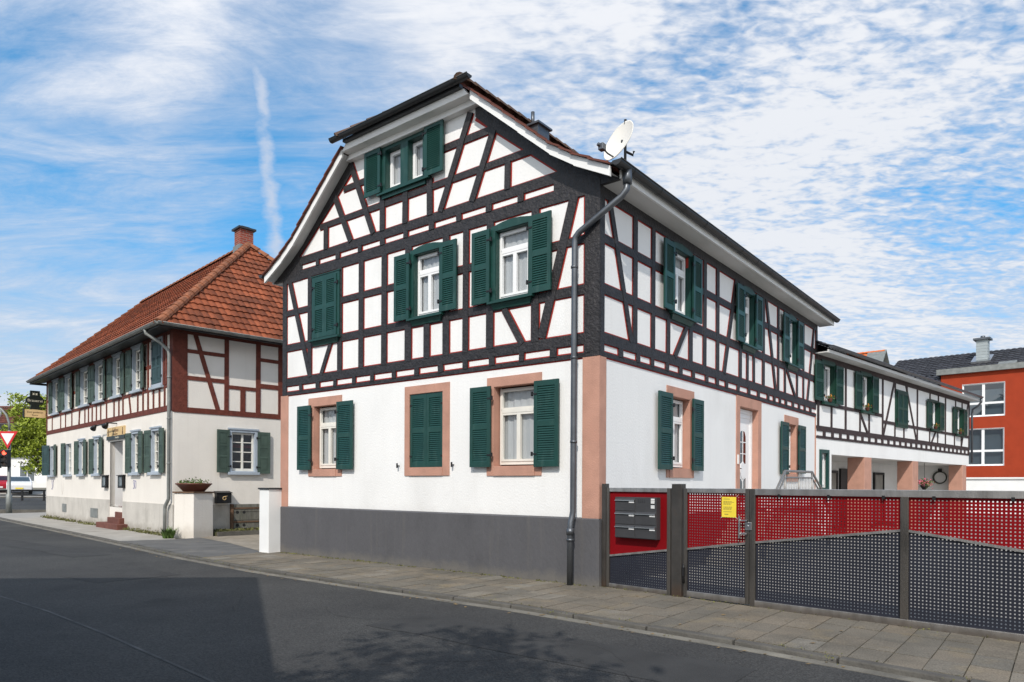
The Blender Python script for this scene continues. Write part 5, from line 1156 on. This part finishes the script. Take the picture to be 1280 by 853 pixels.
gb = MB(); gb.hexa([TM @ Vector(p) for p in ((.02, .95, -.05), (.80, .95, -.05), (.80, 7.9, -.05), (.02, 7.9, -.05), (.02, .95, .14), (.78, .95, .11), (.78, 7.9, .11), (.02, 7.9, .14))]); tag(gb.build('garden_strip', 'soil'), kind='structure')
gb = MB(); gb.hexa([TM @ Vector(p) for p in ((.80, .95, -.05), (.88, .95, -.05), (.88, 7.9, -.05), (.80, 7.9, -.05), (.80, .95, .13), (.88, .95, .13), (.88, 7.9, .13), (.80, 7.9, .13))]); tag(gb.build('garden_edging', 'kerb'), kind='structure')
sheet('courtyard', [W(-.05, .1), W(-9, -1.0), W(-30, -3), W(-32, 40), W(0.1, 40), W(-.02, 12)], 'court', .003)
# side street, climbing away on the far left
def band(name, y0, z0, y1, z1, mat):
    m = MB(); m.face([Vector(p) for p in ((-90, y0, z0), (-12, y0, z0), (-12, y1, z1), (-90, y1, z1))]); tag(m.build(name, mat), kind='structure')
band('side_street', 40.5, -.09, 55, .35, 'asphalt'); band('far_pavement', 55, .42, 62, .86, 'concrete'); band('far_verge', 62, .86, 90, 1.6, 'ground')
m = MB(); m.hexa([Vector(p) for p in ((-90, 40.2, -.3), (-12, 40.2, -.3), (-12, 40.5, -.3), (-90, 40.5, -.3), (-90, 40.2, -.01), (-12, 40.2, -.01), (-12, 40.5, -.01), (-90, 40.5, -.01))]); m.hexa([Vector(p) for p in ((-90, 54.9, .2), (-12, 54.9, .2), (-12, 55.05, .2), (-90, 55.05, .2), (-90, 54.9, .44), (-12, 54.9, .44), (-12, 55.05, .44), (-90, 55.05, .44))]); tag(m.build('side_street_kerb', 'kerb'), kind='structure')

# dry leaves blown along the kerb
lv = MB(); pts = []
for i in range(160):
    u_ = random.uniform(-5, 20); pts.append(W(u_, kv(u_) - abs(random.gauss(0, .14)) - .02, -.036))
for i in range(60): u_ = random.uniform(-5, 13); pts.append(W(u_, kv(u_) + random.uniform(.2, 1.9), .012))
for p in pts:
    a = random.uniform(0, 6.28); d = Vector((math.cos(a), math.sin(a), .12)) * random.uniform(.015, .035); t = Vector((-math.sin(a), math.cos(a), .1)) * random.uniform(.01, .02)
    lv.face([p - d, p + t, p + d, p - t])
tag(lv.build('dry_leaves', mk('dry_leaf', (.22, .15, .07), .8, .4, 9)), 'dry leaves and grit lying along the kerb', 'leaves', kind='stuff')
# weeds
wd = MB(); pts = []
for s in [random.uniform(.2, 4.5) for _ in range(46)] + [random.uniform(6.9, 15.5) for _ in range(70)]: pts.append(TM @ TS(s, 0, random.uniform(.02, .16)))
for p in pts: wd.leaves([p + Vector((random.gauss(0, .06), random.gauss(0, .06), abs(random.gauss(0, .05)))) for _ in range(random.randint(5, 22))], .06)
tufts(wd, pts[::3], .12, 5, .008); tag(wd.build('weeds', 'moss'), 'low weeds and moss growing along the foot of the tavern wall', 'weeds', kind='stuff')
wd = MB(); pts = [W(random.uniform(.2, 8.3), random.uniform(-.14, -.06), 0) for _ in range(150)] + [W(-random.uniform(.2, 8), 0) for _ in range(0)]
for i in range(60): u_ = -random.uniform(.1, 6); pts.append(W(u_, wallv(u_) - random.uniform(0, .05)))
for p in pts: wd.leaves([p + Vector((random.gauss(0, .04), random.gauss(0, .03), abs(random.gauss(.004, .010)))) for _ in range(random.randint(3, 12))], .03)
for i in range(220):
    u_ = random.uniform(-5, 13); p = W(u_, kv(u_) + random.choice((-.01, .14)), -.042 if i % 2 else .004); wd.leaves([p + Vector((random.gauss(0, .05), random.gauss(0, .02), abs(random.gauss(0, .006)))) for _ in range(4)], .02)
tag(wd.build('pavement_moss', 'moss'), 'moss and crumbs along the pavement edges by the grey plinth', 'moss', kind='stuff')
gt_ = empty('grass_tuft', (-9.62, 19.62, 0), 0, 'bright green tuft at the foot of the planter pillar', 'grass tuft'); m = MB(); tufts(m, [(random.gauss(0, .07), random.gauss(0, .05), 0) for _ in range(14)], .34, 9, .014); m.build('blades', 'leafd', gt_)
wd = MB(); pts = [TM @ Vector((random.uniform(.05, .76), random.uniform(1.0, 6), .13)) for _ in range(420)]
tufts(wd, pts, .07, 4, .008); tag(wd.build('garden_weeds', 'moss'), 'short rough grass in the strip under the board gate', 'grass', kind='stuff')

# ================================================================== street furniture on the left
sp = empty('traffic_signal', (-26.45, 36.8, 0), 0, 'grey signal pole with a red light and a yield triangle at the street corner', 'traffic light')
m = MB(); m.lathe([(.14, -.1), (.14, .9), (.085, .95), (.075, 4.3)], 14); m.tube([(0, 0, 4.25), (-.02, 0, 4.7), (-.16, 0, 5.1), (-.45, 0, 5.42), (-.9, 0, 5.55), (-1.6, 0, 5.6)], .055, 10); m.build('pole', 'zinc_old', sp)
def signal(x, y, z):
    h = MB(); h.bx(x - .17, x + .17, y - .14, y + .14, z, z + .90); h.bx(x - .03, x + .03, y + .1, y + .2, z + .2, z + .7); hd = h.build('signal_head', 'black', sp, .03)
    for k, mt in enumerate(('signal_off', 'signal_off', 'lampred' if x > -.4 else 'signal_off')):
        c = (x, y - .145, z + .16 + .285 * k); q = MB(); q.tube([(c[0], c[1] + .01, c[2]), (c[0], c[1] - .012, c[2])], .105, 20); q.build('lens', mt, hd)
        q = MB(); n = 12
        for i in range(n):
            a0, a1 = math.pi * i / n, math.pi * (i + 1) / n
            q.face([Vector((c[0] + .12 * math.cos(a), c[1] - (.11 if f else 0), c[2] + .12 * math.sin(a))) for a, f in ((a0, 0), (a1, 0), (a1, 1), (a0, 1))])
        q.build('visor', 'black', hd)
signal(0, -.22, 2.36); signal(-.62, -.05, 2.30)
m = MB(); m.bx(-.45, .0, -.03, .03, 2.5, 2.54); m.bx(-.45, .0, -.03, .03, 3.0, 3.04); m.build('bracket', 'zinc_old', sp)
def tri(r, y0, y1, c=(0, 0)): return [(c[0] + r * math.sin(a), c[1] + r * math.cos(a)) for a in (math.pi, math.pi * 5 / 3, math.pi / 3)]
m = MB(); m.poly(XYZ, tri(.62, 0, 0, (0, 3.92)), -.13, -.10); ys = m.build('yield_sign', 'sign_red', sp, .02); m = MB(); m.poly(XYZ, tri(.40, 0, 0, (0, 3.92)), -.136, -.1305); m.build('white_field', 'sign_white', ys)
m = MB(); m.tube([(-.86, -.06, 5.22), (-.86, .06, 5.22)], .40, 24); m.build('round_plate', 'globe', sp)
gr = empty('guard_rail', (-37.2, 51, .25), 0, 'dark low rail beside the pavement across the side street', 'railing')
m = MB(); m.tube([(-12, 0, .72), (3.2, 0, .72)], .06, 8); m.tube([(-12, 0, .38), (3.2, 0, .38)], .05, 8); m.build('rails', 'black', gr)
for x in (-11, -8.5, -6, -3.5, -1, 1.5, 3.1):
    m = MB(); m.bx(x - .06, x + .06, -.05, .05, -.3, .76); m.build('rail_post', 'black', gr)
def car(x, y, z, rz, paint, label):
    e = empty('parked_car', (x, y, z), rz, label, 'car', 'cars parked across the side street')
    prof = [(-2.05, .35), (-2.1, .75), (-1.95, .95), (-1.1, 1.02), (-.55, 1.42), (.9, 1.46), (1.65, 1.05), (2.02, .98), (2.08, .5), (2.0, .32)]
    m = MB(); sc = lambda z_: .85 if z_ < 1.0 else .85 - (z_ - 1.0) * .42
    L_ = [m.bm.verts.new((sc(b), a, b)) for a, b in prof]; R_ = [m.bm.verts.new((-sc(b), a, b)) for a, b in prof]; n = len(prof)
    m.bm.faces.new(L_); m.bm.faces.new(R_[::-1])
    for i in range(n): m.bm.faces.new((L_[i], R_[i], R_[(i + 1) % n], L_[(i + 1) % n]))
    bmesh.ops.recalc_face_normals(m.bm, faces=m.bm.faces[:]); b = m.build('body', paint, e, .06)
    g = MB(); g.face([Vector(p) for p in ((-.72, -1.09, 1.045), (.72, -1.09, 1.045), (.60, -.60, 1.405), (-.60, -.60, 1.405))])
    for v_ in g.bm.verts: v_.co += Vector((0, -.012, .012))
    for s_ in (1, -1): g.face([Vector((s_ * (sc(z_) + .006), a, z_)) for a, z_ in ((-.95, 1.07), (1.45, 1.10), (.85, 1.38), (-.5, 1.36))])
    g.build('windscreen', 'glassdark', e)
    for sx in (1, -1):
        for yy in (-1.3, 1.25):
            w = MB(); w.tube([(sx * .62, yy, .31), (sx * .86, yy, .31)], .31, 18); o = w.build('wheel', 'tyre', e); w = MB(); w.tube([(sx * .80, yy, .31), (sx * .87, yy, .31)], .19, 14); w.build('rim', 'zinc_old', o)
        h = MB(); h.blob((sx * .58, -2.0, .72), .16, 2, (1.1, .5, .55)); h.build('headlight', 'sign_white', e)
    m = MB(); m.bx(-.26, .26, -2.12, -2.09, .42, .53); m.build('number_plate', 'yellow' if paint == 'carwhite' else 'sign_white', e)
car(-44.2, 60.3, .68, rad(36), 'carred', 'red car parked across the side street'); car(-41.0, 58.3, .60, rad(34), 'carwhite', 'white car parked across the side street')
cb = MB(); n = 24; cb.tube([(-46 + 24 * t / n, 50 - 4 * t / n, 7.3 - 1.6 * math.sin(math.pi * t / n) * .35 - .5 * t / n) for t in range(n + 1)], .02, 5); tag(cb.build('overhead_cable', 'cable'), 'thin black overhead wire crossing the sky left of the tavern', 'cable')
def tree(name, loc, trunk_h, blobs, nl, leaf, mat, label, r0=.16, group=None, seed=1):
    random.seed(seed); e = empty(name, loc, 0, label, 'tree', group); m = MB()
    m.tube([(0, 0, -.1), (.03, .02, trunk_h * .5), (-.03, .0, trunk_h), (0, .05, trunk_h + 1.2)], [r0, r0 * .8, r0 * .65, r0 * .3], 10)
    for (x, y, z, r) in blobs: m.tube([(0, 0, trunk_h * random.uniform(.75, 1.05)), (x * .5, y * .5, trunk_h + (z - trunk_h) * .4), (x, y, z)], [r0 * .45, r0 * .25, .015], 6)
    m.build('trunk', 'bark', e); c = MB(); pts = []
    for (x, y, z, r) in blobs:
        for k in range(int(nl * r * r / 14)):
            a = random.uniform(0, 6.283); t = random.uniform(-1, 1); q = math.sqrt(1 - t * t); R = r * random.uniform(.15, 1) ** .5
            ctr = Vector((x + R * q * math.cos(a), y + R * q * math.sin(a), z + R * t * .62))
            pts += [ctr + Vector((random.gauss(0, .22), random.gauss(0, .22), random.gauss(0, .07))) for _ in range(14)]
    c.leaves(pts, leaf, .5); c.build('crown', mat, e); return e
tree('leafy_tree', (-29.0, 44, .1), 2.4, [(-1.6, 0, 5.9, 1.0), (-.8, .3, 4.9, 1.5), (-1.9, -.2, 3.6, 1.1), (.4, .2, 6.0, 1.5), (.8, 0, 4.2, 1.6), (-1.1, .4, 2.5, .9), (1.6, .5, 5.0, 1.4), (-2.2, 0, 4.6, .8), (-2.1, 0, 6.8, .45), (.3, 0, 2.7, 1.1), (-.6, .2, 3.6, 1.1), (-1.4, .1, 4.4, .9), (.2, 0, 5.0, 1.1), (-.7, .1, 6.5, .7)], 1100, .19, 'leaf', 'airy yellow green tree behind the hanging sign at the tavern corner', .15, seed=4)

# houses far left
def simple_house(name, loc, rz, w, d, h, rh, wall, roof, label, wins=(), axis='x', over=.4):
    e = empty(name, loc, rz, label, 'house'); m = MB(); m.bx(0, w, 0, d, -.5, h)
    if axis == 'x':
        m.poly(lambda s, z, q: Vector((q, s, z)), [(0, h), (d, h), (d / 2, h + rh - .12)], 0.001, .05); m.poly(lambda s, z, q: Vector((q, s, z)), [(0, h), (d, h), (d / 2, h + rh - .12)], w - .05, w - .001)
    m.build('wall', wall, e); r = MB(); sl = math.hypot(d / 2 + over, rh * (1 + over / (d / 2))); k = rh / (d / 2)
    tile_slope(r, (-over, -over, h - over * k), (1, 0, 0), (0, 1, k), (0, -k, 1), w + 2 * over, sl, (), .3, .36, .035, .045)
    r.face([Vector(p) for p in ((w + over, d + over, h - over * k), (-over, d + over, h - over * k), (-over, d / 2, h + rh), (w + over, d / 2, h + rh))]); ro = r.build('roof', roof, e)
    c = MB(); ridge_caps(c, (-over, d / 2, h + rh + .06), (w + over, d / 2, h + rh + .06), .13, .42); c.build('ridge_tiles', roof, ro)
    f = Fac('C')
    for s0, s1, z0, z1 in wins:
        q = MB(); surround(q, f, s0 - .08, s1 + .08, z0 - .08, z1 + .08, (s0, s1, z0, z1), .03, 0); q.box(f, (s0 + s1) / 2 - .04, (s0 + s1) / 2 + .04, z0, z1, 0, .028); wn_ = q.build('window', 'pvc', e); q = MB(); q.box(f, s0, s1, z0, z1, -.01, .008); q.build('pane', 'glassdark', wn_)
    g = MB(); half_gutter(g, (-over, -over - .06, h - over * k + .02), (w + over, -over - .06, h - over * k + .02), .07, (0, -1, 0)); g.build('gutter', 'zinc', e)
    return e
simple_house('grey_roofed_house', (-64, 69, .5), 0, 34, 9, 4.1, 3.0, 'plaster', 'roofslate', 'low white house with dark grey tiled roof across the side street', ((12.0, 13.4, 1.2, 2.7), (15.5, 16.9, 1.2, 2.7), (20, 21.4, 1.2, 2.7)))
simple_house('brown_roofed_house', (-72, 84, .5), 0, 22, 10, 6.4, 4.2, 'plaster_old', 'roofbrown', 'house with weathered brown roof rising behind the grey roofed house', ((13, 14.3, 3.6, 5),))
# orange-roofed house behind the wing
ow = simple_house('orange_roofed_house', (31.9, 60, 0), 0, 9, 7, 9.6, 3.5, 'cream', 'rooforange', 'cream gable house with bright orange roof peeping over the wing', ())
ow.rotation_euler.z = math.atan2(.66, -.75) ; R_ = Matrix.Rotation(ow.rotation_euler.z, 3, 'Z'); ow.location = Vector((31.9, 60, 0)) - R_ @ Vector((-.4, 3.5, 0))
m = MB()
for s_ in (0, 1):
    y0, y1 = (-.42, 3.5) if s_ == 0 else (7.42, 3.5); m.hexa([Vector(p) for p in ((-.55, y0, 9.2), (.9, y0, 9.2), (.9, y1, 13.12), (-.55, y1, 13.12), (-.55, y0, 9.36), (.9, y0, 9.36), (.9, y1, 13.26), (-.55, y1, 13.26))])
m.build('verge_cladding', 'zinc_old', ow)

# ================================================================== red apartment building
red = empty('apartment_building', (25.836, 42, 0), math.atan2(-.689, .725), 'modern orange red rendered building with large white windows and dark tiled roof', 'apartment building')
RF = Fac('C'); o1, o2 = (1.0, 3.09, 5.62, 7.56), (1.0, 3.06, 2.76, 4.93)
m = MB(); wall_sheet(m, RF, -.10, 12, 2.03, 8.25, [o1, o2, (5.2, 7.3, 5.62, 7.56), (5.2, 7.3, 2.76, 4.93)], .16); m.face([Vector(p) for p in ((-.1, 0, 2.03), (-.1, 3, 2.03), (-.1, 3, 8.25), (-.1, 0, 8.25))]); m.build('wall', 'redwall', red)
m = MB(); m.bx(-.06, 11.9, .08, 3, -.2, 2.0); m.box(RF, -.11, 12, 2.0, 2.09, -.2, .015); m.build('ground_floor', 'white', red)
m = MB(); m.box(RF, -.30, 12.2, 8.22, 8.55, -3, .22); m.build('flat_roof_edge', 'zinc_old', red)
for o in (o1, o2, (5.2, 7.3, 5.62, 7.56), (5.2, 7.3, 2.76, 4.93)):
    q = MB(); reveal_lining(q, RF, o, .12, .012, .012); w = q.build('window', 'pvc', red); sash_window(w, RF, o[0] + .013, o[1] - .013, o[2] + .013, o[3] - .013, .07, 'cross', 'pvc', False, 'glassdark', 'room')
rf = MB(); tile_slope(rf, (-3.6, .9, 8.35), (1, 0, 0), (0, 3.6, 1.75), (0, -1.75, 3.6), 16, math.hypot(3.6, 1.75), (), .3, .34, .035, .045)
tile_slope(rf, (-3.6, -1.1, 7.38), (1, 0, 0), (0, 2.0, .97), (0, -.97, 2.0), 3.5, math.hypot(2.0, .97), (), .3, .34, .035, .045); rf.face([Vector(p) for p in ((-3.6, 4.5, 10.1), (12.4, 4.5, 10.1), (12.4, 9.5, 7.6), (-3.6, 9.5, 7.6))]); ro = rf.build('roof', 'roofslate', red)
m = MB(); m.bx(-3.3, 12, .3, 9, -.2, 7.2); m.poly(lambda s, z, q: Vector((q, s, z)), [(.3, 7.2), (9, 7.2), (4.5, 10.0)], -3.3, -3.2); m.build('rear_block', 'plaster', red)
m = MB(); m.bx(1.22, 1.82, 2.6, 3.2, 8.8, 10.55); ch = m.build('chimney', mk('chimney_cladding', (.33, .37, .38), .6, .1, 6), ro); m = MB()
for i in range(6): m.bx(1.215, 1.825, 2.594, 3.206, 9.45 + i * .18, 9.456 + i * .18)
m.build('cladding_joints', 'zinc', ch); m = MB(); m.bx(1.08, 1.96, 2.46, 3.34, 10.55, 10.66); m.tube([(1.52, 2.9, 10.66), (1.52, 2.9, 10.82)], [.14, .12], 12); m.build('chimney_cap', 'zinc', ch)
m = MB(); m.hexa([Vector(p) for p in ((1.0, 2.3, 9.06), (2.02, 2.3, 9.06), (2.02, 3.4, 9.60), (1.0, 3.4, 9.60), (1.0, 2.25, 9.19), (2.02, 2.25, 9.19), (2.02, 3.4, 9.72), (1.0, 3.4, 9.72))]); m.build('chimney_flashing', 'inox', ch)
m = MB(); m.hexa([Vector(p) for p in ((2.5, 1.2, 8.50), (3.4, 1.2, 8.50), (3.4, 1.9, 8.86), (2.5, 1.9, 8.86), (2.5, 1.18, 8.64), (3.4, 1.18, 8.64), (3.4, 1.9, 8.99), (2.5, 1.9, 8.99))]); m.build('roof_window', 'zinc_old', ro)

# ================================================================== the photographer's side of the road (casts the shade on the carriageway)
op = empty('opposite_house', W(1.9, -9.4, -.1), rad(-38.37) + math.pi, 'low gabled house across the road whose roof shades the carriageway', 'house')
# local x runs towards larger u, local y away from the road
m = MB(); f = Fac('C')
gp = [(-4.1, -.1), (4.2, -.1), (4.2, 4.1), (0, 6.85), (-4.1, 3.3)]
m.poly(lambda s, z, q: Vector((s, q, z)), gp, 0, 8); m.build('wall', 'plaster_old', op)
r = MB(); r.hexa([Vector(p) for p in ((4.5, -.2, 3.92), (0, -.2, 6.87), (0, 8.2, 6.87), (4.5, 8.2, 3.92), (4.5, -.2, 4.05), (0, -.2, 7.0), (0, 8.2, 7.0), (4.5, 8.2, 4.05))]); r.hexa([Vector(p) for p in ((-4.4, -.2, 3.06), (0, -.2, 6.871), (0, 8.2, 6.871), (-4.4, 8.2, 3.06), (-4.4, -.2, 3.2), (0, -.2, 7.001), (0, 8.2, 7.001), (-4.4, 8.2, 3.2))]); r.build('roof', 'ridge', op)
for a in (-2.6, 1.4):
    q = MB(); surround(q, f, a - .1, a + 1.2, 1.0, 2.5, (a, a + 1.1, 1.1, 2.4), .04, 0); w = q.build('window', 'pvc', op); q = MB(); q.box(f, a, a + 1.1, 1.1, 2.4, 0, .01); q.build('pane', 'glassdark', w)
tree('street_tree', W(-4.6, -11.6, -.05), 3.0, [(0, 0, 6.2, 1.5), (.8, .4, 5.4, 1.1), (-.9, -.2, 5.5, 1.2), (.2, .9, 6.9, 1.0), (-.5, .6, 4.9, .9), (.9, -.6, 6.6, 1.0)], 420, .2, 'leaf_far', 'small leafy street tree across the road from the gate', .14, seed=9)

# ================================================================== sky, sun, camera
SUN_EL, SUN_H = 43.0, Vector((-.208, -.978, 0))
sun = bpy.data.lights.new('sun', 'SUN'); sun.energy = 3.6; sun.angle = rad(.55); sun.color = (1, .94, .86)
so_ = bpy.data.objects.new('sun', sun); COL.objects.link(so_)
sd = Vector((SUN_H.x * math.cos(rad(SUN_EL)), SUN_H.y * math.cos(rad(SUN_EL)), math.sin(rad(SUN_EL))))
so_.rotation_euler = sd.to_track_quat('Z', 'Y').to_euler(); so_.location = (-8, -20, 25)
w = bpy.data.worlds.new('World'); S.world = w; w.use_nodes = True; N = w.node_tree.nodes; L = w.node_tree.links; bg = N['Background']
sky = N.new('ShaderNodeTexSky'); sky.sky_type = 'NISHITA'; sky.sun_disc = False; sky.sun_elevation = rad(SUN_EL); sky.sun_rotation = math.atan2(SUN_H.x, SUN_H.y)
sky.air_density = 1.0; sky.dust_density = .6; sky.ozone_density = 1.0
geo = N.new('ShaderNodeTexCoord')
def vm(op, a, b=None):
    n = N.new('ShaderNodeVectorMath'); n.operation = op
    L.new(a, n.inputs[0])
    if b is not None:
        if isinstance(b, (tuple, Vector)): n.inputs[1].default_value = tuple(b)
        else: L.new(b, n.inputs[1])
    return n
def mt(op, a, b=None, c=None, clamp=False):
    n = N.new('ShaderNodeMath'); n.operation = op; n.use_clamp = clamp
    for i, x in enumerate((a, b, c)):
        if x is None: continue
        if isinstance(x, (int, float)): n.inputs[i].default_value = x
        else: L.new(x, n.inputs[i])
    return n.outputs[0]
def mrange(x, a, b, c=0, d=1, smooth=True):
    n = N.new('ShaderNodeMapRange'); n.interpolation_type = 'SMOOTHSTEP' if smooth else 'LINEAR'
    for i, v in zip((1, 2, 3, 4), (a, b, c, d)):
        if isinstance(v, (int, float)): n.inputs[i].default_value = v
        else: L.new(v, n.inputs[i])
    L.new(x, n.inputs[0]); return n.outputs[0]
D = vm('NORMALIZE', geo.outputs['Generated']).outputs[0]
sx = N.new('ShaderNodeSeparateXYZ'); L.new(D, sx.inputs[0])
zz = mt('MAXIMUM', sx.outputs['Z'], .0); zd = mt('ADD', zz, .16)
cp = N.new('ShaderNodeCombineXYZ'); L.new(mt('DIVIDE', sx.outputs['X'], zd), cp.inputs[0]); L.new(mt('DIVIDE', sx.outputs['Y'], zd), cp.inputs[1])
def noise(scale, detail, rough, rot=0, stretch=(1, 1, 1), dist=0, off=(0, 0, 0)):
    mp = N.new('ShaderNodeMapping'); mp.inputs['Rotation'].default_value = (0, 0, rot); mp.inputs['Scale'].default_value = stretch; mp.inputs['Location'].default_value = off
    L.new(cp.outputs[0], mp.inputs['Vector']); n = N.new('ShaderNodeTexNoise'); n.inputs['Scale'].default_value = scale; n.inputs['Detail'].default_value = detail; n.inputs['Roughness'].default_value = rough; n.inputs['Distortion'].default_value = dist
    L.new(mp.outputs[0], n.inputs['Vector']); return n.outputs['Fac']
def px_dir(x, y): return Vector(((x - 640) / 874.6, 1, (606 - y) / 874.6)).normalized()
def blob(x, y, r, soft=.9):
    d = vm('DOT_PRODUCT', D, px_dir(x, y)).outputs['Value']
    return mrange(d, math.cos(rad(r)), math.cos(rad(r * (1 - soft))))
# large areas of thicker and thinner cloud, placed by direction in the sky
cover = None
for x, y, r, wgt in ((1080, 90, 36, .20), (960, 320, 17, .20), (330, 10, 18, .32), (60, 20, 16, .26), (620, 10, 15, .26), (1230, 60, 18, .12), (820, 40, 14, .14), (1200, 330, 12, .10), (60, 470, 20, .22), (330, 430, 18, .12), (30, 130, 6, .05),
                     (150, 190, 15, -.20), (420, 200, 13, -.20), (705, 190, 9, -.24), (880, 105, 6, -.16), (1190, 262, 7, -.26), (1070, 250, 5, -.10), (1150, 400, 8, -.10), (250, 290, 10, -.06), (480, 80, 4, -.08)):
    t = mt('MULTIPLY', blob(x, y, r), wgt); cover = t if cover is None else mt('ADD', cover, t)
cover = mt('ADD', mt('ADD', cover, .36), mrange(sx.outputs['Y'], .25, -.5, 0, .30))  # last term adds unseen cloud behind the camera for a neutral fill light
wisp = noise(1.5, 12, .66, rad(-32), (1, 2.6, 1), .9); veil = noise(.6, 7, .55, rad(20), (1, 1.5, 1), .4, (3, 1, 0)); fine = noise(7, 8, .7, rad(-50), (1, 3.5, 1), 1.2)
mack = noise(19, 3, .5, rad(38), (1, 1.9, 1), .55); mack2 = noise(42, 2, .5, rad(20), (1, 1.5, 1), .3)
nz = mt('ADD', mt('ADD', mt('MULTIPLY', wisp, 1.15), mt('MULTIPLY', veil, .45)), mt('MULTIPLY', fine, .28))
nz = mt('SUBTRACT', nz, .44)
rmask = mt('ADD', mt('MULTIPLY', blob(1100, 20, 36), .95), mt('MULTIPLY', blob(1020, 260, 24), .35))
rip = mt('MULTIPLY', mt('SUBTRACT', mt('ADD', mt('MULTIPLY', mack, .68), mt('MULTIPLY', mack2, .32)), .5), rmask)
nz = mt('ADD', nz, rip)
thr = mt('SUBTRACT', 1.0, cover); dens = mrange(nz, mt('SUBTRACT', thr, .36), mt('ADD', thr, .36)); dens = mt('MULTIPLY', dens, .95)
thick = mrange(nz, mt('SUBTRACT', thr, .05), mt('ADD', thr, .42))
# condensation trails: soft bands along great circles
def trail(p, q, wid, strength, nscale):
    a, b = px_dir(*p), px_dir(*q); nn = a.cross(b).normalized(); mid = (a + b).normalized(); half = math.acos(max(-1, min(1, a.dot(mid))))
    d = mt('ADD', vm('DOT_PRODUCT', D, nn).outputs['Value'], mt('MULTIPLY', mt('SUBTRACT', noise(nscale, 5, .6), .5), wid * 1.7))
    band_ = mt('SUBTRACT', 1.0, mrange(mt('ABSOLUTE', d), 0, wid)); al = mrange(vm('DOT_PRODUCT', D, mid).outputs['Value'], math.cos(half * 1.12), math.cos(half * .8))
    return mt('MULTIPLY', mt('MULTIPLY', band_, al), strength)
dens = mt('MAXIMUM', dens, mt('MULTIPLY', trail((320, 75), (346, 340), .017, .80, 13), mrange(noise(9, 6, .65), .30, .58, .45, 1))); dens = mt('MAXIMUM', dens, trail((1090, 450), (1240, 360), .0035, .35, 14)); dens = mt('MAXIMUM', dens, trail((640, 70), (690, 190), .010, .30, 9))
haze = mt('MULTIPLY', mrange(sx.outputs['Z'], .0, .36, 1, 0), .50)
SK = N.new('ShaderNodeVectorMath'); SK.operation = 'MULTIPLY'; L.new(sky.outputs[0], SK.inputs[0]); tint = N.new('ShaderNodeMix'); tint.data_type = 'RGBA'; L.new(mrange(sx.outputs['Z'], .02, .42), tint.inputs['Factor']); tint.inputs['A'].default_value = (.76, .85, 1.0, 1); tint.inputs['B'].default_value = (.33, 1.12, 1.42, 1); L.new(tint.outputs['Result'], SK.inputs[1])
cl = N.new('ShaderNodeMix'); cl.data_type = 'RGBA'; L.new(haze, cl.inputs['Factor']); L.new(SK.outputs[0], cl.inputs['A']); cl.inputs['B'].default_value = (3.7, 4.6, 5.2, 1)
# unseen clouds on the sun's side brightened as added fill for the side wall
fill_gain = mrange(vm('DOT_PRODUCT', D, sd).outputs['Value'], -.5, .9, 1.0, 1.7)
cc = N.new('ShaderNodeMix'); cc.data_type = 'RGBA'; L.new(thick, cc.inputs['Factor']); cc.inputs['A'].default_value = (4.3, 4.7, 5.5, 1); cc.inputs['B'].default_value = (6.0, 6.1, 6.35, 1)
cb_ = N.new('ShaderNodeVectorMath'); cb_.operation = 'SCALE'; L.new(cc.outputs['Result'], cb_.inputs[0]); L.new(fill_gain, cb_.inputs['Scale'])
warm = N.new('ShaderNodeMix'); warm.data_type = 'RGBA'; warm.blend_type = 'MULTIPLY'; L.new(mrange(vm('DOT_PRODUCT', D, sd).outputs['Value'], -.1, .8), warm.inputs['Factor']); L.new(cb_.outputs[0], warm.inputs['A']); warm.inputs['B'].default_value = (1.05, .97, .86, 1)  # the same unseen clouds are warmed to take blue out of the fill
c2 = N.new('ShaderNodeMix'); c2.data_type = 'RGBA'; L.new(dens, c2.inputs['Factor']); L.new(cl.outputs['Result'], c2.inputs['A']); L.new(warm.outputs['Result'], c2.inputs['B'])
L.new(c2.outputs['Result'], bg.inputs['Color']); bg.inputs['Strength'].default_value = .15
cam = bpy.data.cameras.new('camera'); cam.sensor_width = 36; cam.lens = 36 * 874.6 / 1280; cam.shift_y = (606 - 426.5) / 1280; cam.clip_start = .05; cam.clip_end = 2000
co = bpy.data.objects.new('camera', cam); COL.objects.link(co); co.location = (0, 0, 1.55); co.rotation_euler = (rad(90), rad(-.25), 0); S.camera = co
vs = S.view_settings; vs.view_transform = 'Standard'; vs.look = 'None'; vs.gamma = 1; vs.use_curve_mapping = False; vs.exposure = -.06
